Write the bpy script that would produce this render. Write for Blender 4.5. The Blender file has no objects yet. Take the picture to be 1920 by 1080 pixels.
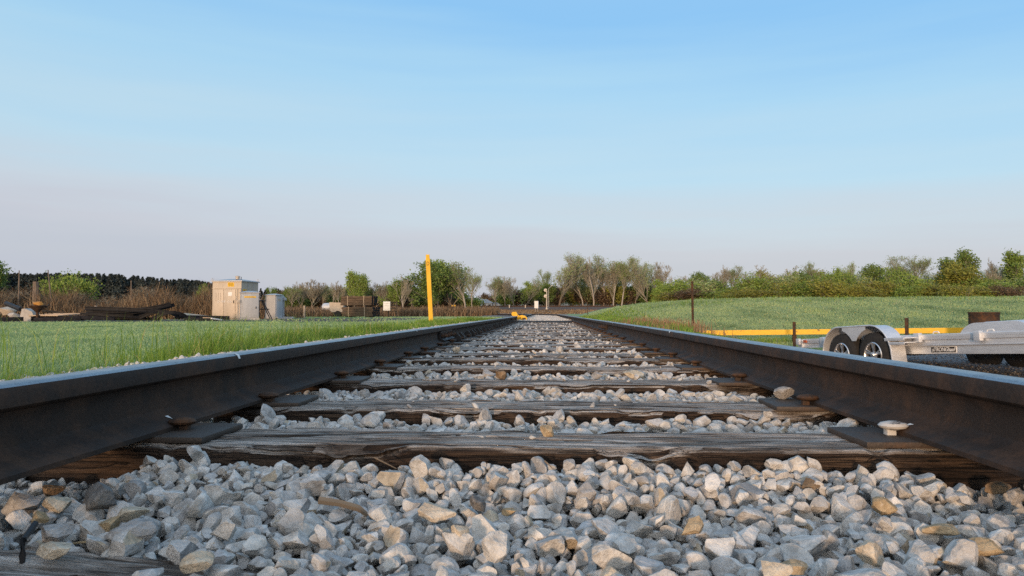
import bpy, bmesh, math, random
import numpy as np
from mathutils import Vector, Matrix, Euler
from mathutils import noise as mnoise

rng = np.random.default_rng(11)
random.seed(5)
R = math.radians
scene = bpy.context.scene
COL = scene.collection

# ------------------------------------------------------------------ camera
CAMP = Vector((0.03, 0.0, 0.24))
F = 1350.0
YAW, PITCH = math.atan(62 / F), math.atan(46 / F)
cam = bpy.data.cameras.new('camera')
cam.sensor_width = 36
cam.lens = F / 1920 * 36
cam.clip_start = 0.02
cam.clip_end = 3000
cam.dof.use_dof = True
cam.dof.focus_distance = 3.0
cam.dof.aperture_fstop = 20.0
camo = bpy.data.objects.new('camera', cam)
COL.objects.link(camo)
camo.location = CAMP
camo.rotation_euler = (R(90) + PITCH, 0, YAW)
scene.camera = camo
CR = Euler((R(90) + PITCH, 0, YAW)).to_matrix()


def at(px, py, d):
    """world point seen at photo pixel (px, py) at camera depth d"""
    v = Vector(((px - 960) / F * d, (540 - py) / F * d, -d))
    return CAMP + CR @ v


def ss(a, b, x):
    t = np.clip((np.asarray(x, float) - a) / (b - a), 0, 1)
    return t * t * (3 - 2 * t)


# ------------------------------------------------------------------ object helpers
def link(o):
    COL.objects.link(o)
    return o


def tag(o, label=None, cat=None, group=None, kind=None):
    if label: o['label'] = label
    if cat: o['category'] = cat
    if group: o['group'] = group
    if kind: o['kind'] = kind
    return o


def empty(name, loc=(0, 0, 0), rz=0.0, label=None, cat=None, group=None, parent=None):
    o = bpy.data.objects.new(name, None)
    o.empty_display_size = 0.2
    link(o)
    o.location = loc
    o.rotation_euler = (0, 0, rz)
    if parent: o.parent = parent
    return tag(o, label, cat, group)


def obj(name, me, mats, parent=None, loc=None, rot=None):
    o = bpy.data.objects.new(name, me)
    link(o)
    if not isinstance(mats, (list, tuple)): mats = [mats]
    if len(me.materials) == 0:
        for m in mats: me.materials.append(m)
    if parent: o.parent = parent
    if loc is not None: o.location = loc
    if rot is not None: o.rotation_euler = rot
    return o


def np_mesh(name, V, Fc, smooth=False, sharp=None):
    V = np.ascontiguousarray(V, np.float32)
    Fc = np.ascontiguousarray(Fc, np.int32)
    me = bpy.data.meshes.new(name)
    me.vertices.add(len(V))
    me.vertices.foreach_set('co', V.ravel())
    m, k = Fc.shape
    me.loops.add(m * k)
    me.loops.foreach_set('vertex_index', Fc.ravel())
    me.polygons.add(m)
    me.polygons.foreach_set('loop_start', np.arange(0, m * k, k, dtype=np.int32))
    me.update(calc_edges=True)
    me.polygons.foreach_set('use_smooth', np.full(m, bool(smooth)))
    if sharp is not None:
        me.set_sharp_from_angle(angle=R(sharp))
    return me


class MB:
    """collects shapes into one mesh"""
    def __init__(s):
        s.v = []; s.f = []

    def add(s, vs, fs, M=None):
        n = len(s.v)
        for p in vs:
            s.v.append(tuple(M @ Vector(p)) if M is not None else tuple(p))
        for f in fs: s.f.append(tuple(n + i for i in f))
        return s

    def box(s, c, size, M=None, bev=0.0, rz=0.0):
        x, y, z = (a / 2 for a in size)
        L = Matrix.Translation(Vector(c)) @ Matrix.Rotation(rz, 4, 'Z')
        if M is not None: L = M @ L
        if bev <= 0:
            vs = [(-x, -y, -z), (x, -y, -z), (x, y, -z), (-x, y, -z), (-x, -y, z), (x, -y, z), (x, y, z), (-x, y, z)]
            fs = [(3, 2, 1, 0), (4, 5, 6, 7), (0, 1, 5, 4), (1, 2, 6, 5), (2, 3, 7, 6), (3, 0, 4, 7)]
            return s.add(vs, fs, L)
        bm = bmesh.new()
        bmesh.ops.create_cube(bm, size=1)
        for v in bm.verts: v.co = Vector((v.co.x * 2 * x, v.co.y * 2 * y, v.co.z * 2 * z))
        bmesh.ops.bevel(bm, geom=list(bm.edges), offset=min(bev, x * .9, y * .9, z * .9), segments=2, affect='EDGES', profile=0.6)
        return s.bm(bm, L)

    def bm(s, bm, M=None):
        bm.verts.index_update()
        s.add([v.co.copy() for v in bm.verts], [[v.index for v in f.verts] for f in bm.faces], M)
        bm.free()
        return s

    def tube(s, pts, rad, n=8, cap=True):
        pts = [Vector(p) for p in pts]
        rad = [rad] * len(pts) if not hasattr(rad, '__len__') else rad
        base = len(s.v)
        up = Vector((0.13, 0.31, 0.94))
        for i, p in enumerate(pts):
            t = (pts[min(i + 1, len(pts) - 1)] - pts[max(i - 1, 0)]).normalized()
            a = t.cross(up)
            if a.length < 1e-3: a = t.cross(Vector((1, 0, 0)))
            a.normalize(); b = t.cross(a)
            for k in range(n):
                th = 2 * math.pi * k / n
                s.v.append(tuple(p + (a * math.cos(th) + b * math.sin(th)) * rad[i]))
        for i in range(len(pts) - 1):
            for k in range(n):
                a0 = base + i * n + k; a1 = base + i * n + (k + 1) % n
                s.f.append((a0, a1, a1 + n, a0 + n))
        if cap:
            s.f.append(tuple(base + k for k in range(n))[::-1])
            s.f.append(tuple(base + (len(pts) - 1) * n + k for k in range(n)))
        return s

    def lathe(s, prof, n=24, M=None, axis='Z'):
        base = []
        vs = []
        fs = []
        for (r, z) in prof:
            for k in range(n):
                th = 2 * math.pi * k / n
                vs.append((r * math.cos(th), r * math.sin(th), z))
        for i in range(len(prof) - 1):
            for k in range(n):
                a = i * n + k; b = i * n + (k + 1) % n
                fs.append((a, b, b + n, a + n))
        fs.append(tuple(range(n))[::-1])
        fs.append(tuple(range((len(prof) - 1) * n, len(prof) * n)))
        return s.add(vs, fs, M)

    def prism(s, poly, y0, y1, M=None):
        """poly in XZ, extruded along Y"""
        n = len(poly)
        vs = [(x, y0, z) for x, z in poly] + [(x, y1, z) for x, z in poly]
        fs = [tuple(range(n)), tuple(range(n, 2 * n))[::-1]]
        for i in range(n):
            j = (i + 1) % n
            fs.append((i, i + n, j + n, j))
        return s.add(vs, fs, M)

    def mesh(s, name, smooth=True, sharp=35):
        me = bpy.data.meshes.new(name)
        me.from_pydata(s.v, [], s.f)
        me.validate()
        bm = bmesh.new(); bm.from_mesh(me)
        bmesh.ops.recalc_face_normals(bm, faces=bm.faces)
        bm.to_mesh(me); bm.free()
        me.polygons.foreach_set('use_smooth', [smooth] * len(me.polygons))
        if smooth: me.set_sharp_from_angle(angle=R(sharp))
        return me

    def build(s, name, mat, parent=None, smooth=True, sharp=35, loc=None, rot=None):
        return obj(name, s.mesh(name, smooth, sharp), mat, parent, loc, rot)


def copy_tree(o, parent=None):
    c = o.copy(); link(c)
    if parent: c.parent = parent
    for ch in list(o.children): copy_tree(ch, c)
    return c


# ------------------------------------------------------------------ materials
def mat(name, col, rough=0.8, metal=0.0, spec=0.3):
    m = bpy.data.materials.new(name)
    m.use_nodes = True
    b = m.node_tree.nodes['Principled BSDF']
    b.inputs['Base Color'].default_value = (*col, 1)
    b.inputs['Roughness'].default_value = rough
    b.inputs['Metallic'].default_value = metal
    b.inputs['Specular IOR Level'].default_value = spec
    return m


class NT:
    def __init__(s, m):
        s.m = m; s.t = m.node_tree; s.n = s.t.nodes; s.l = s.t.links
        s.b = s.n.get('Principled BSDF')

    def new(s, t, **kw):
        n = s.n.new(t)
        for k, v in kw.items(): setattr(n, k, v)
        return n

    def coord(s, scale=(1, 1, 1), which='Object'):
        c = s.new('ShaderNodeTexCoord')
        mp = s.new('ShaderNodeMapping')
        mp.inputs['Scale'].default_value = scale
        s.l.new(c.outputs[which], mp.inputs['Vector'])
        return mp.outputs[0]

    def noise(s, vec, scale, detail=4, rough=0.6, dist=0.0):
        n = s.new('ShaderNodeTexNoise')
        n.inputs['Scale'].default_value = scale
        n.inputs['Detail'].default_value = detail
        n.inputs['Roughness'].default_value = rough
        n.inputs['Distortion'].default_value = dist
        if vec is not None: s.l.new(vec, n.inputs['Vector'])
        return n.outputs[0]

    def ramp(s, fac, stops, interp='LINEAR'):
        r = s.new('ShaderNodeValToRGB')
        r.color_ramp.interpolation = interp
        e = r.color_ramp.elements
        while len(e) < len(stops): e.new(0.5)
        for i, (p, c) in enumerate(stops):
            e[i].position = p
            e[i].color = (*c, 1) if len(c) == 3 else c
        s.l.new(fac, r.inputs[0])
        return r.outputs[0]

    def mix(s, fac, a, b, mode='MIX'):
        n = s.new('ShaderNodeMix', data_type='RGBA', blend_type=mode)
        for sock, v in ((n.inputs[0], fac), (n.inputs[6], a), (n.inputs[7], b)):
            if isinstance(v, (int, float)): sock.default_value = v
            elif isinstance(v, tuple): sock.default_value = (*v, 1)
            else: s.l.new(v, sock)
        return n.outputs[2]

    def math(s, op, a, b=None):
        n = s.new('ShaderNodeMath', operation=op)
        for i, v in enumerate((a, b)):
            if v is None: continue
            if isinstance(v, (int, float)): n.inputs[i].default_value = v
            else: s.l.new(v, n.inputs[i])
        return n.outputs[0]

    def bump(s, h, strength=0.5, dist=0.01):
        b = s.new('ShaderNodeBump')
        b.inputs['Strength'].default_value = strength
        b.inputs['Distance'].default_value = dist
        s.l.new(h, b.inputs['Height'])
        s.l.new(b.outputs[0], s.b.inputs['Normal'])

    def color(s, c): s.l.new(c, s.b.inputs['Base Color'])
    def rough(s, c): s.l.new(c, s.b.inputs['Roughness'])
    def rnd_island(s):
        return s.new('ShaderNodeNewGeometry').outputs['Random Per Island']
    def rnd_obj(s):
        return s.new('ShaderNodeObjectInfo').outputs['Random']


def simple(name, c1, c2, scale=6, rough=0.8, metal=0.0, bump=0.0, bdist=0.01, stretch=(1, 1, 1), lo=0.35, hi=0.65, spec=0.3, c3=None):
    m = mat(name, c1, rough, metal, spec)
    t = NT(m)
    n = t.noise(t.coord(stretch), scale, 5, 0.65)
    st = [(lo, c1), (hi, c2)] if c3 is None else [(lo, c1), ((lo + hi) / 2, c2), (hi, c3)]
    t.color(t.ramp(n, st))
    if bump: t.bump(n, bump, bdist)
    return m


M = {}


def stone_mat(name, stops, island=True):
    m = mat(name, (.4, .38, .35), 0.85, 0, 0.2)
    t = NT(m)
    r = t.rnd_island() if island else t.rnd_obj()
    base = t.ramp(r, stops, 'CONSTANT' if island else 'LINEAR')
    vec = t.coord()
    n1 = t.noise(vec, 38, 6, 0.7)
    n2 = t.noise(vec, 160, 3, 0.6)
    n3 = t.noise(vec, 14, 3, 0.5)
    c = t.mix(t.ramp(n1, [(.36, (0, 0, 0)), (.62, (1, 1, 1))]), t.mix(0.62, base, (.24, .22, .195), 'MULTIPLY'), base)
    c = t.mix(t.math('MULTIPLY', t.ramp(n2, [(.62, (0, 0, 0)), (.72, (1, 1, 1))]), 0.30), c, (.62, .60, .56))
    c = t.mix(t.math('MULTIPLY', t.ramp(n3, [(.55, (0, 0, 0)), (.68, (1, 1, 1))]), 0.16), c, (.44, .35, .24))
    t.color(c)
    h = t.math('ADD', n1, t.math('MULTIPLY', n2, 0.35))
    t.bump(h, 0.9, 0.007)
    return m


PALE = [(.0, (.60, .585, .56)), (.14, (.49, .48, .465)), (.3, (.66, .645, .615)), (.45, (.54, .525, .50)), (.58, (.47, .468, .465)),
        (.68, (.63, .60, .55)), (.80, (.57, .555, .525)), (.925, (.52, .44, .33)), (.945, (.33, .325, .32)), (.965, (.63, .62, .60))]
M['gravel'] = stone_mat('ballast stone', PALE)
M['stone_pale'] = stone_mat('pale stone', [(0, (.54, .52, .485)), (1, (.62, .60, .56))], False)
M['stone_grey'] = stone_mat('grey stone', [(0, (.34, .335, .33)), (1, (.44, .43, .42))], False)
M['stone_dark'] = stone_mat('dark stone', [(0, (.13, .125, .12)), (1, (.2, .195, .19))], False)
M['stone_ochre'] = stone_mat('ochre stone', [(0, (.42, .31, .18)), (1, (.49, .385, .25))], False)
M['stone_cream'] = stone_mat('cream stone', [(0, (.58, .50, .38)), (1, (.62, .54, .43))], False)
M['stone_brown'] = stone_mat('brown stone', [(0, (.20, .14, .085)), (1, (.27, .19, .12))], False)

# weathered tie wood: grey silvered top, dark creosoted sides
def wood_tie():
    m = mat('weathered tie wood', (.1, .07, .05), 0.85, 0, 0.25)
    t = NT(m)
    oi = t.new('ShaderNodeObjectInfo')
    off = t.new('ShaderNodeVectorMath', operation='ADD')
    c = t.new('ShaderNodeTexCoord')
    sc = t.new('ShaderNodeVectorMath', operation='SCALE')
    comb = t.new('ShaderNodeCombineXYZ')
    for i in range(3): t.l.new(oi.outputs['Random'], comb.inputs[i])
    t.l.new(comb.outputs[0], sc.inputs[0]); sc.inputs['Scale'].default_value = 37.0
    t.l.new(c.outputs['Object'], off.inputs[0]); t.l.new(sc.outputs[0], off.inputs[1])
    def mp(s):
        n = t.new('ShaderNodeMapping'); n.inputs['Scale'].default_value = s
        t.l.new(off.outputs[0], n.inputs['Vector']); return n.outputs[0]
    grain = t.noise(mp((2.2, 55, 55)), 1.6, 7, 0.7, 0.9)
    fine = t.noise(mp((9, 150, 150)), 1.7, 5, 0.75, 0.5)
    patch = t.noise(mp((1.6, 6, 6)), 1.7, 5, 0.6, 0.4)
    crack = t.noise(mp((1.0, 26, 26)), 1.5, 3, 0.5, 1.6)
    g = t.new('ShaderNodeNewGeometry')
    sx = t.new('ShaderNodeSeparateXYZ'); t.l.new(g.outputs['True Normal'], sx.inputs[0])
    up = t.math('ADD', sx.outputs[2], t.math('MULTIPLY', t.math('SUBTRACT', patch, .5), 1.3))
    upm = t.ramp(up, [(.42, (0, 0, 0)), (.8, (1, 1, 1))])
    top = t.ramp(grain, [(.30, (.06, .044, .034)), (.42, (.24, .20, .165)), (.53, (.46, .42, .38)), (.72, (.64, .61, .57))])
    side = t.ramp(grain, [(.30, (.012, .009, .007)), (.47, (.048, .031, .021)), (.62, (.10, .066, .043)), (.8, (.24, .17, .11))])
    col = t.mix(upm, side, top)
    dark = t.ramp(patch, [(.34, (.30, .26, .23)), (.5, (1, 1, 1))])
    col = t.mix(0.85, col, dark, 'MULTIPLY')
    ck = t.ramp(crack, [(.475, (1, 1, 1)), (.495, (.12, .1, .09)), (.515, (1, 1, 1))])
    col = t.mix(0.8, col, ck, 'MULTIPLY')
    col = t.mix(0.6, col, t.ramp(fine, [(.36, (.3, .28, .26)), (.5, (.95, .95, .95)), (.68, (1.25, 1.25, 1.25))]), 'MULTIPLY')
    t.color(col)
    h = t.math('ADD', t.math('MULTIPLY', grain, 1.0), t.math('MULTIPLY', fine, 0.4))
    h = t.math('ADD', h, t.math('MULTIPLY', t.ramp(crack, [(.47, (1, 1, 1)), (.495, (0, 0, 0)), (.52, (1, 1, 1))]), .8))
    t.bump(h, 1.0, 0.010)
    return m


M['tie'] = wood_tie()


def steel(name, dark, rust, rough=0.62, metal=0.35, amt=(.5, .75)):
    m = mat(name, dark, rough, metal, 0.2)
    t = NT(m)
    v = t.coord()
    n = t.noise(v, 9, 6, 0.7)
    f = t.noise(v, 220, 3, 0.6)
    c = t.ramp(n, [(amt[0], dark), (amt[1], rust)])
    c = t.mix(0.6, c, t.ramp(f, [(.3, (.55, .55, .55)), (.7, (1.2, 1.2, 1.2))]), 'MULTIPLY')
    t.color(c)
    t.bump(f, 0.35, 0.002)
    t.rough(t.ramp(n, [(.3, (rough - .1,) * 3), (.7, (rough + .12,) * 3)]))
    return m


M['rail'] = steel('rail steel', (.030, .022, .018), (.085, .048, .03), 0.72, 0.0, (.45, .72))
M['rail_top'] = steel('rail running surface', (.25, .27, .30), (.19, .19, .19), 0.33, 0.85)  # bare worn steel; the blue in its colour stands in for reflected sky
M['rust'] = steel('rusty steel', (.05, .034, .026), (.16, .075, .032), 0.75, 0.2, (.45, .7))
M['plate'] = steel('tie plate steel', (.07, .058, .05), (.12, .07, .042), 0.58, 0.35, (.5, .72))
M['painted_spike'] = simple('rust with daubed white paint', (.05, .034, .026), (.46, .45, .43), 34, 0.7, lo=.40, hi=.47)
M['white_paint'] = simple('white paint', (.8, .8, .78), (.62, .62, .6), 60, 0.6)
M['yellow'] = simple('yellow paint', (.52, .29, .018), (.66, .37, .018), 4, 0.6, spec=0.3, c3=(.72, .44, .045), stretch=(1, 1, .35), lo=.28, hi=.72, bump=.15)
M['alu'] = simple('brushed aluminium', (.66, .68, .71), (.56, .58, .61), 4, 0.45, 0.55, stretch=(1, 1, 6))
M['tyre'] = simple('tyre rubber', (.018, .018, .018), (.03, .028, .026), 20, 0.85)
M['black'] = simple('black steel', (.015, .015, .017), (.03, .03, .032), 8, 0.5, 0.2)
M['chrome'] = mat('machined rim', (.62, .62, .63), 0.28, 0.9)


def yellow_worn():
    m = mat('worn yellow paint', (.72, .42, .02), 0.55, 0, 0.35)
    t = NT(m); v = t.coord((1, 4, 4))
    n = t.noise(v, 2.2, 7, 0.72)
    k = t.ramp(n, [(.615, (0, 0, 0)), (.63, (1, 1, 1))])
    t.color(t.mix(k, t.ramp(t.noise(v, 7), [(.3, (.74, .44, .02)), (.7, (.66, .36, .02))]), (.10, .06, .035)))
    return m


M['yellow_worn'] = yellow_worn()


def leafmat(name, stops, trans=0.25, rough=0.75, patch=0):
    m = mat(name, stops[0][1], rough, 0, 0.2)
    t = NT(m)
    c = t.ramp(t.rnd_island(), stops)
    o = t.rnd_obj()
    c = t.mix(0.5, c, t.ramp(o, [(0, (.7, .7, .65)), (1, (1.25, 1.2, 1.05))]), 'MULTIPLY')
    if patch: c = t.mix(0.9, c, t.ramp(t.noise(t.coord((1, .45, 1)), patch, 5, .65), [(.33, (.55, .62, .55)), (.5, (1, 1, 1)), (.68, (1.25, 1.15, .95))]), 'MULTIPLY')
    t.color(c)
    if trans > 0:
        d = t.new('ShaderNodeBsdfTranslucent')
        t.l.new(c, d.inputs[0])
        mx = t.new('ShaderNodeMixShader'); mx.inputs[0].default_value = trans
        t.l.new(t.b.outputs[0], mx.inputs[1]); t.l.new(d.outputs[0], mx.inputs[2])
        out = t.n['Material Output']
        t.l.new(mx.outputs[0], out.inputs[0])
    return m


M['leaf_green'] = leafmat('spring leaves', [(0, (.145, .22, .04)), (.5, (.205, .29, .06)), (1, (.27, .34, .095))])
M['leaf_mid'] = leafmat('green leaves', [(0, (.10, .16, .036)), (.5, (.145, .215, .055)), (1, (.20, .265, .08))])
M['leaf_olive'] = leafmat('olive shrub leaves', [(0, (.17, .185, .035)), (.5, (.24, .245, .05)), (1, (.30, .29, .075))])
M['leaf_brown'] = leafmat('brown twigs and buds', [(0, (.09, .06, .042)), (.5, (.14, .096, .065)), (1, (.19, .14, .09))])
M['leaf_bud'] = leafmat('grey buds', [(0, (.20, .29, .09)), (.5, (.28, .35, .14)), (1, (.36, .37, .23))])
M['needle'] = leafmat('dark needles', [(0, (.026, .038, .042)), (.5, (.042, .056, .058)), (1, (.062, .075, .070))], 0.0)  # lightened and blued: distance haze is mixed into the needle colour
M['bark'] = simple('grey brown bark', (.11, .085, .065), (.2, .16, .125), 9, 0.9, bump=.4, stretch=(1, 1, .3))
M['bark_pale'] = simple('pale bark', (.27, .235, .20), (.38, .34, .30), 9, 0.85, bump=.2, stretch=(1, 1, .3))
M['twig'] = simple('grey green twigs', (.21, .19, .145), (.30, .28, .215), 2, 0.9)
M['bark_dark'] = simple('dark bark', (.045, .035, .03), (.085, .065, .052), 9, 0.9, stretch=(1, 1, .3))
M['grass_tall'] = leafmat('tall green grass', [(0, (.12, .21, .028)), (.5, (.18, .30, .045)), (.88, (.25, .34, .075)), (1, (.40, .33, .17))], 0.35, 0.6, 1.1)
M['grass_dew'] = leafmat('dewy short grass', [(0, (.30, .42, .205)), (.5, (.33, .445, .225)), (.93, (.36, .46, .245)), (1, (.42, .43, .28))], 0.45, 0.55, .7)
M['grass_mound'] = leafmat('mown bank grass', [(0, (.30, .40, .205)), (.5, (.325, .42, .22)), (.93, (.35, .435, .24)), (1, (.42, .42, .28))], 0.45, 0.6, .5)
M['dry'] = leafmat('dry stems', [(0, (.11, .07, .042)), (.5, (.19, .125, .075)), (1, (.33, .245, .155))], 0.15)
M['dry_red'] = leafmat('dry reddish seed heads', [(0, (.2, .11, .06)), (1, (.36, .23, .14))], 0.15)
M['soil_grass'] = simple('turf', (.15, .22, .10), (.2, .28, .13), 3, 0.95, c3=(.24, .32, .16))
M['soil_tan'] = simple('dry earth', (.19, .145, .1), (.27, .215, .155), 1.5, 0.95, bump=.3)
M['soil_dirt'] = simple('dark dirt', (.05, .042, .036), (.1, .085, .07), 4, 0.95, bump=.5, bdist=.03)
M['yard'] = simple('dark cinder gravel', (.06, .06, .064), (.13, .13, .135), 16, 0.9, bump=1, bdist=.05, c3=(.24, .24, .245))
M['bed'] = simple('dusty ballast bed', (.10, .09, .08), (.2, .185, .17), 40, 0.95, bump=1, bdist=.02)
M['dark_ballast'] = simple('dark ballast', (.06, .043, .034), (.13, .095, .075), 5, 0.95, bump=.8, bdist=.05)

# ------------------------------------------------------------------ terrain
PX = [2.2, 3.5, 4.5, 5.9, 8.3, 11, 30, 60]
PZ = [-.12, .0, .32, .66, .88, 1.02, 1.1, 1.1]


def height(X, Y):
    X = np.asarray(X, float); Y = np.asarray(Y, float)
    rise = np.where(Y > 90, (Y - 90) * .0165, 0)
    left = -.12 - .05 * ss(-6, -30, X) + 0 * Y
    prof = np.interp(X, PX, PZ)
    prof = prof + (np.minimum(prof, -.1) - prof) * ss(66, 95, Y)
    zr = -.68 + (prof + .68) * ss(15.5, 45, Y) ** .9
    zr = zr + .03 * np.sin(X * .9 + Y * .31) * ss(18, 30, Y) + .02 * np.sin(X * .37 - Y * .8) * ss(18, 30, Y)
    x0 = 1.6 + 1.0 * ss(5, 12, Y)
    right = -.12 + (zr + .12) * ss(x0, x0 + 1.7, X)
    z = np.where(X < 0, left, right)
    # level ground well past the bank crest
    z = np.where((X > 0) & (Y > 60), z * (1 - .0 * Y), z)
    tr = np.clip(1 - np.maximum(np.abs(X) - 1.5, 0) / 1.2, 0, 1)
    z = z - .14 * tr * (Y < 120)
    return z + rise


def hz(x, y): return float(height(x, y))


gx = np.unique(np.round(np.concatenate([np.linspace(-600, -60, 28), np.linspace(-60, -8, 53), np.linspace(-8, 16, 121), np.linspace(16, 60, 45), np.linspace(60, 600, 28)]), 3))
gy = np.unique(np.round(np.concatenate([np.linspace(-40, 0, 21), np.linspace(0, 60, 161), np.linspace(60, 200, 57), np.linspace(200, 1400, 40)]), 3))
GX, GY = np.meshgrid(gx, gy)
GZ = height(GX, GY)
nx, ny = len(gx), len(gy)
V = np.stack([GX.ravel(), GY.ravel(), GZ.ravel()], 1)
ii = (np.arange(ny - 1)[:, None] * nx + np.arange(nx - 1)[None]).ravel()
Fq = np.stack([ii, ii + 1, ii + 1 + nx, ii + nx], 1)
me = np_mesh('ground', V, Fq, True)
cx = V[Fq].mean(1)
zone = np.zeros(len(Fq), int)
x0 = 1.6 + 1.0 * ss(5, 12, cx[:, 1])
zone[(cx[:, 0] > x0 + .5) & (cx[:, 1] < 16.6 + .35 * np.sin(cx[:, 0] * 1.7))] = 1
dirt = (cx[:, 0] < -6.5) & (cx[:, 1] > 26.5 + .8 * np.sin(cx[:, 0] * .9)) & (cx[:, 1] < 47)
zone[dirt] = 2
zone[(cx[:, 1] >= 58) & (cx[:, 0] < 3)] = 3
zone[(cx[:, 1] >= 100)] = 3
me.polygons.foreach_set('material_index', zone)
g = obj('ground', me, [M['soil_grass'], M['yard'], M['soil_dirt'], M['soil_tan']])
tag(g, kind='structure')

# ------------------------------------------------------------------ track line: straight, then a curve to the left
Y_STR, R_CUR = 40.0, 75.0


def track(s, off):
    if s < Y_STR: return Vector((off, s, 0)), 0.0
    a = (s - Y_STR) / R_CUR
    return Vector((-R_CUR * (1 - math.cos(a)) + off * math.cos(a), Y_STR + (R_CUR) * math.sin(a) + off * math.sin(a), 0)), a


def sweep(prof, s0, s1, off, closed=True, name='m', step_curve=2.0, zlift=True, jig=0):
    """prof: list of (x,z) swept along the track centre line"""
    ss_ = [s0]
    if s1 <= Y_STR:
        ss_ += list(np.linspace(s0, s1, max(2, int((s1 - s0) / (jig or 50)) + 2)))[1:]
    else:
        ss_ += list(np.linspace(max(s0, Y_STR), s1, int((s1 - max(s0, Y_STR)) / step_curve) + 2))
        if s0 >= Y_STR: ss_ = ss_[1:]
    v = []; f = []
    n = len(prof)
    for s in ss_:
        c, a = track(s, 0)
        zl = max(0, (c.y - 90)) * .0165
        for (x, z) in prof:
            p, _ = track(s, off + x)
            v.append((p.x, p.y, z + zl))
    for i in range(len(ss_) - 1):
        for k in range(n if closed else n - 1):
            j = (k + 1) % n
            f.append((i * n + k, i * n + j, (i + 1) * n + j, (i + 1) * n + k))
    if closed:
        f.append(tuple(range(n))[::-1]); f.append(tuple(range((len(ss_) - 1) * n, len(ss_) * n)))
    b = MB(); b.v = v; b.f = f
    return b


bedprof = [(-3.0, -.30), (-2.7, -.2), (-2.15, -.055), (-1.6, -.022), (-1.2, -.03), (-.95, -.07), (.95, -.085), (1.25, -.09), (1.5, -.10), (2.3, -.36), (3.0, -.75)]
b = sweep(bedprof, -3, 17, 0, False, jig=1)
tag(b.build('ballast_bed', M['bed']), kind='structure')
bedprof2 = [(-3.0, -.30), (-2.6, -.18), (-2.0, -.05), (-1.2, -.0), (-.78, -.0), (-.7, .03), (.7, .03), (.78, .0), (1.2, -.0), (1.9, -.06), (2.6, -.2), (3.2, -.5)]
b = sweep(bedprof2, 17.0, 150, 0, False)
tag(b.build('ballast_bed', M['bed']), kind='structure')

# ------------------------------------------------------------------ rails
RZ = .012
HH, HW, BW = .127, .0635, .127
half = [(BW / 2, 0), (BW / 2, .008), (BW / 2 - .003, .0105), (.030, .0205), (.0165, .026), (.0095, .034), (.0075, .05), (.0075, .066), (.0085, .078), (.013, .0855),
        (HW / 2 - .003, .0915), (HW / 2, .0945), (HW / 2 + .0005, .114), (HW / 2 - .003, .1225), (HW / 2 - .010, .1262)]
RPROF = half + [(.0, HH)] + [(-x, z) for x, z in half[::-1]]
RPROF = [(x, z + RZ) for x, z in RPROF]
RC = .7525


def rail_body(s0, s1, side, parent):
    b = sweep(RPROF, s0, s1, side * RC)
    me = b.mesh('rail_body', True, 30)
    o = obj('rail_body', me, [M['rail'], M['rail_top']], parent)
    zc = np.zeros(len(me.polygons), int)
    for p in me.polygons:
        if p.normal.z > .55 and p.center.z > RZ + .1: zc[p.index] = 1
    me.polygons.foreach_set('material_index', zc)
    return o


def paint_mark(s, side, parent, w=.012, down=.1, wav=0.0):
    """thin stripe of paint wrapped over the rail head"""
    prof = [p for p in RPROF if p[1] > RZ + down]
    prof = sorted(prof, key=lambda p: -p[0] * side * -1)
    v = []; f = []
    for k in range(2):
        for i, (x, z) in enumerate(prof):
            nx_, nz_ = (x * 1.03), z + .0012
            v.append((side * RC + nx_, s + (k - .5) * w * (1 + .3 * math.sin(i * 2.1)) + wav * i, nz_))
    n = len(prof)
    for i in range(n - 1): f.append((i, i + 1, n + i + 1, n + i))
    b = MB(); b.v = v; b.f = f
    return b.build('paint_mark', M['white_paint'], parent)


def joint_bar(sj, side, parent):
    for fs in (1, -1):
        e = MB()
        poly = [(.0095, .024), (.030, .021), (.052, .020), (.056, .026), (.034, .034), (.024, .045), (.023, .068), (.030, .080), (.030, .0905), (.012, .0865)]
        poly = [(fs * x + side * RC, z + RZ) for x, z in poly]
        e.prism(poly, sj - .31, sj + .31)
        jb = e.build('joint_bar', M['black'] if side < 0 else M['rail'], parent)
        for k, yo in enumerate((-.25, -.11, .11, .25)):
            bb = MB()
            Mx = Matrix.Translation((side * RC + fs * .023, sj + yo, RZ + .057)) @ Matrix.Rotation(R(90) * fs, 4, 'Y')
            bb.lathe([(.020, 0), (.0195, .018), (.012, .020)], 6, Mx)
            bb.lathe([(.011, .018), (.0105, .045), (.008, .048)], 10, Mx)
            bb.build('bolt', M['rust'], jb)


def rail_anchor(s, side, inner, parent):
    """clip wedged on to the rail foot beside a tie"""
    b = MB()
    sgn = -side if inner else side
    poly = [(.040, .004), (.082, -.020), (.094, .000), (.088, .030), (.060, .060), (.050, .058), (.022, .034), (.030, .020)]
    b.prism([(side * RC + sgn * x, RZ + z) for x, z in poly], s, s + .022)
    b.prism([(side * RC + sgn * x, RZ + z) for x, z in [(-.07, -.012), (.08, -.012), (.08, -.004), (-.07, -.004)]], s + .002, s + .020)
    return b.build('rail_anchor', M['black'], parent, sharp=20)


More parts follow.
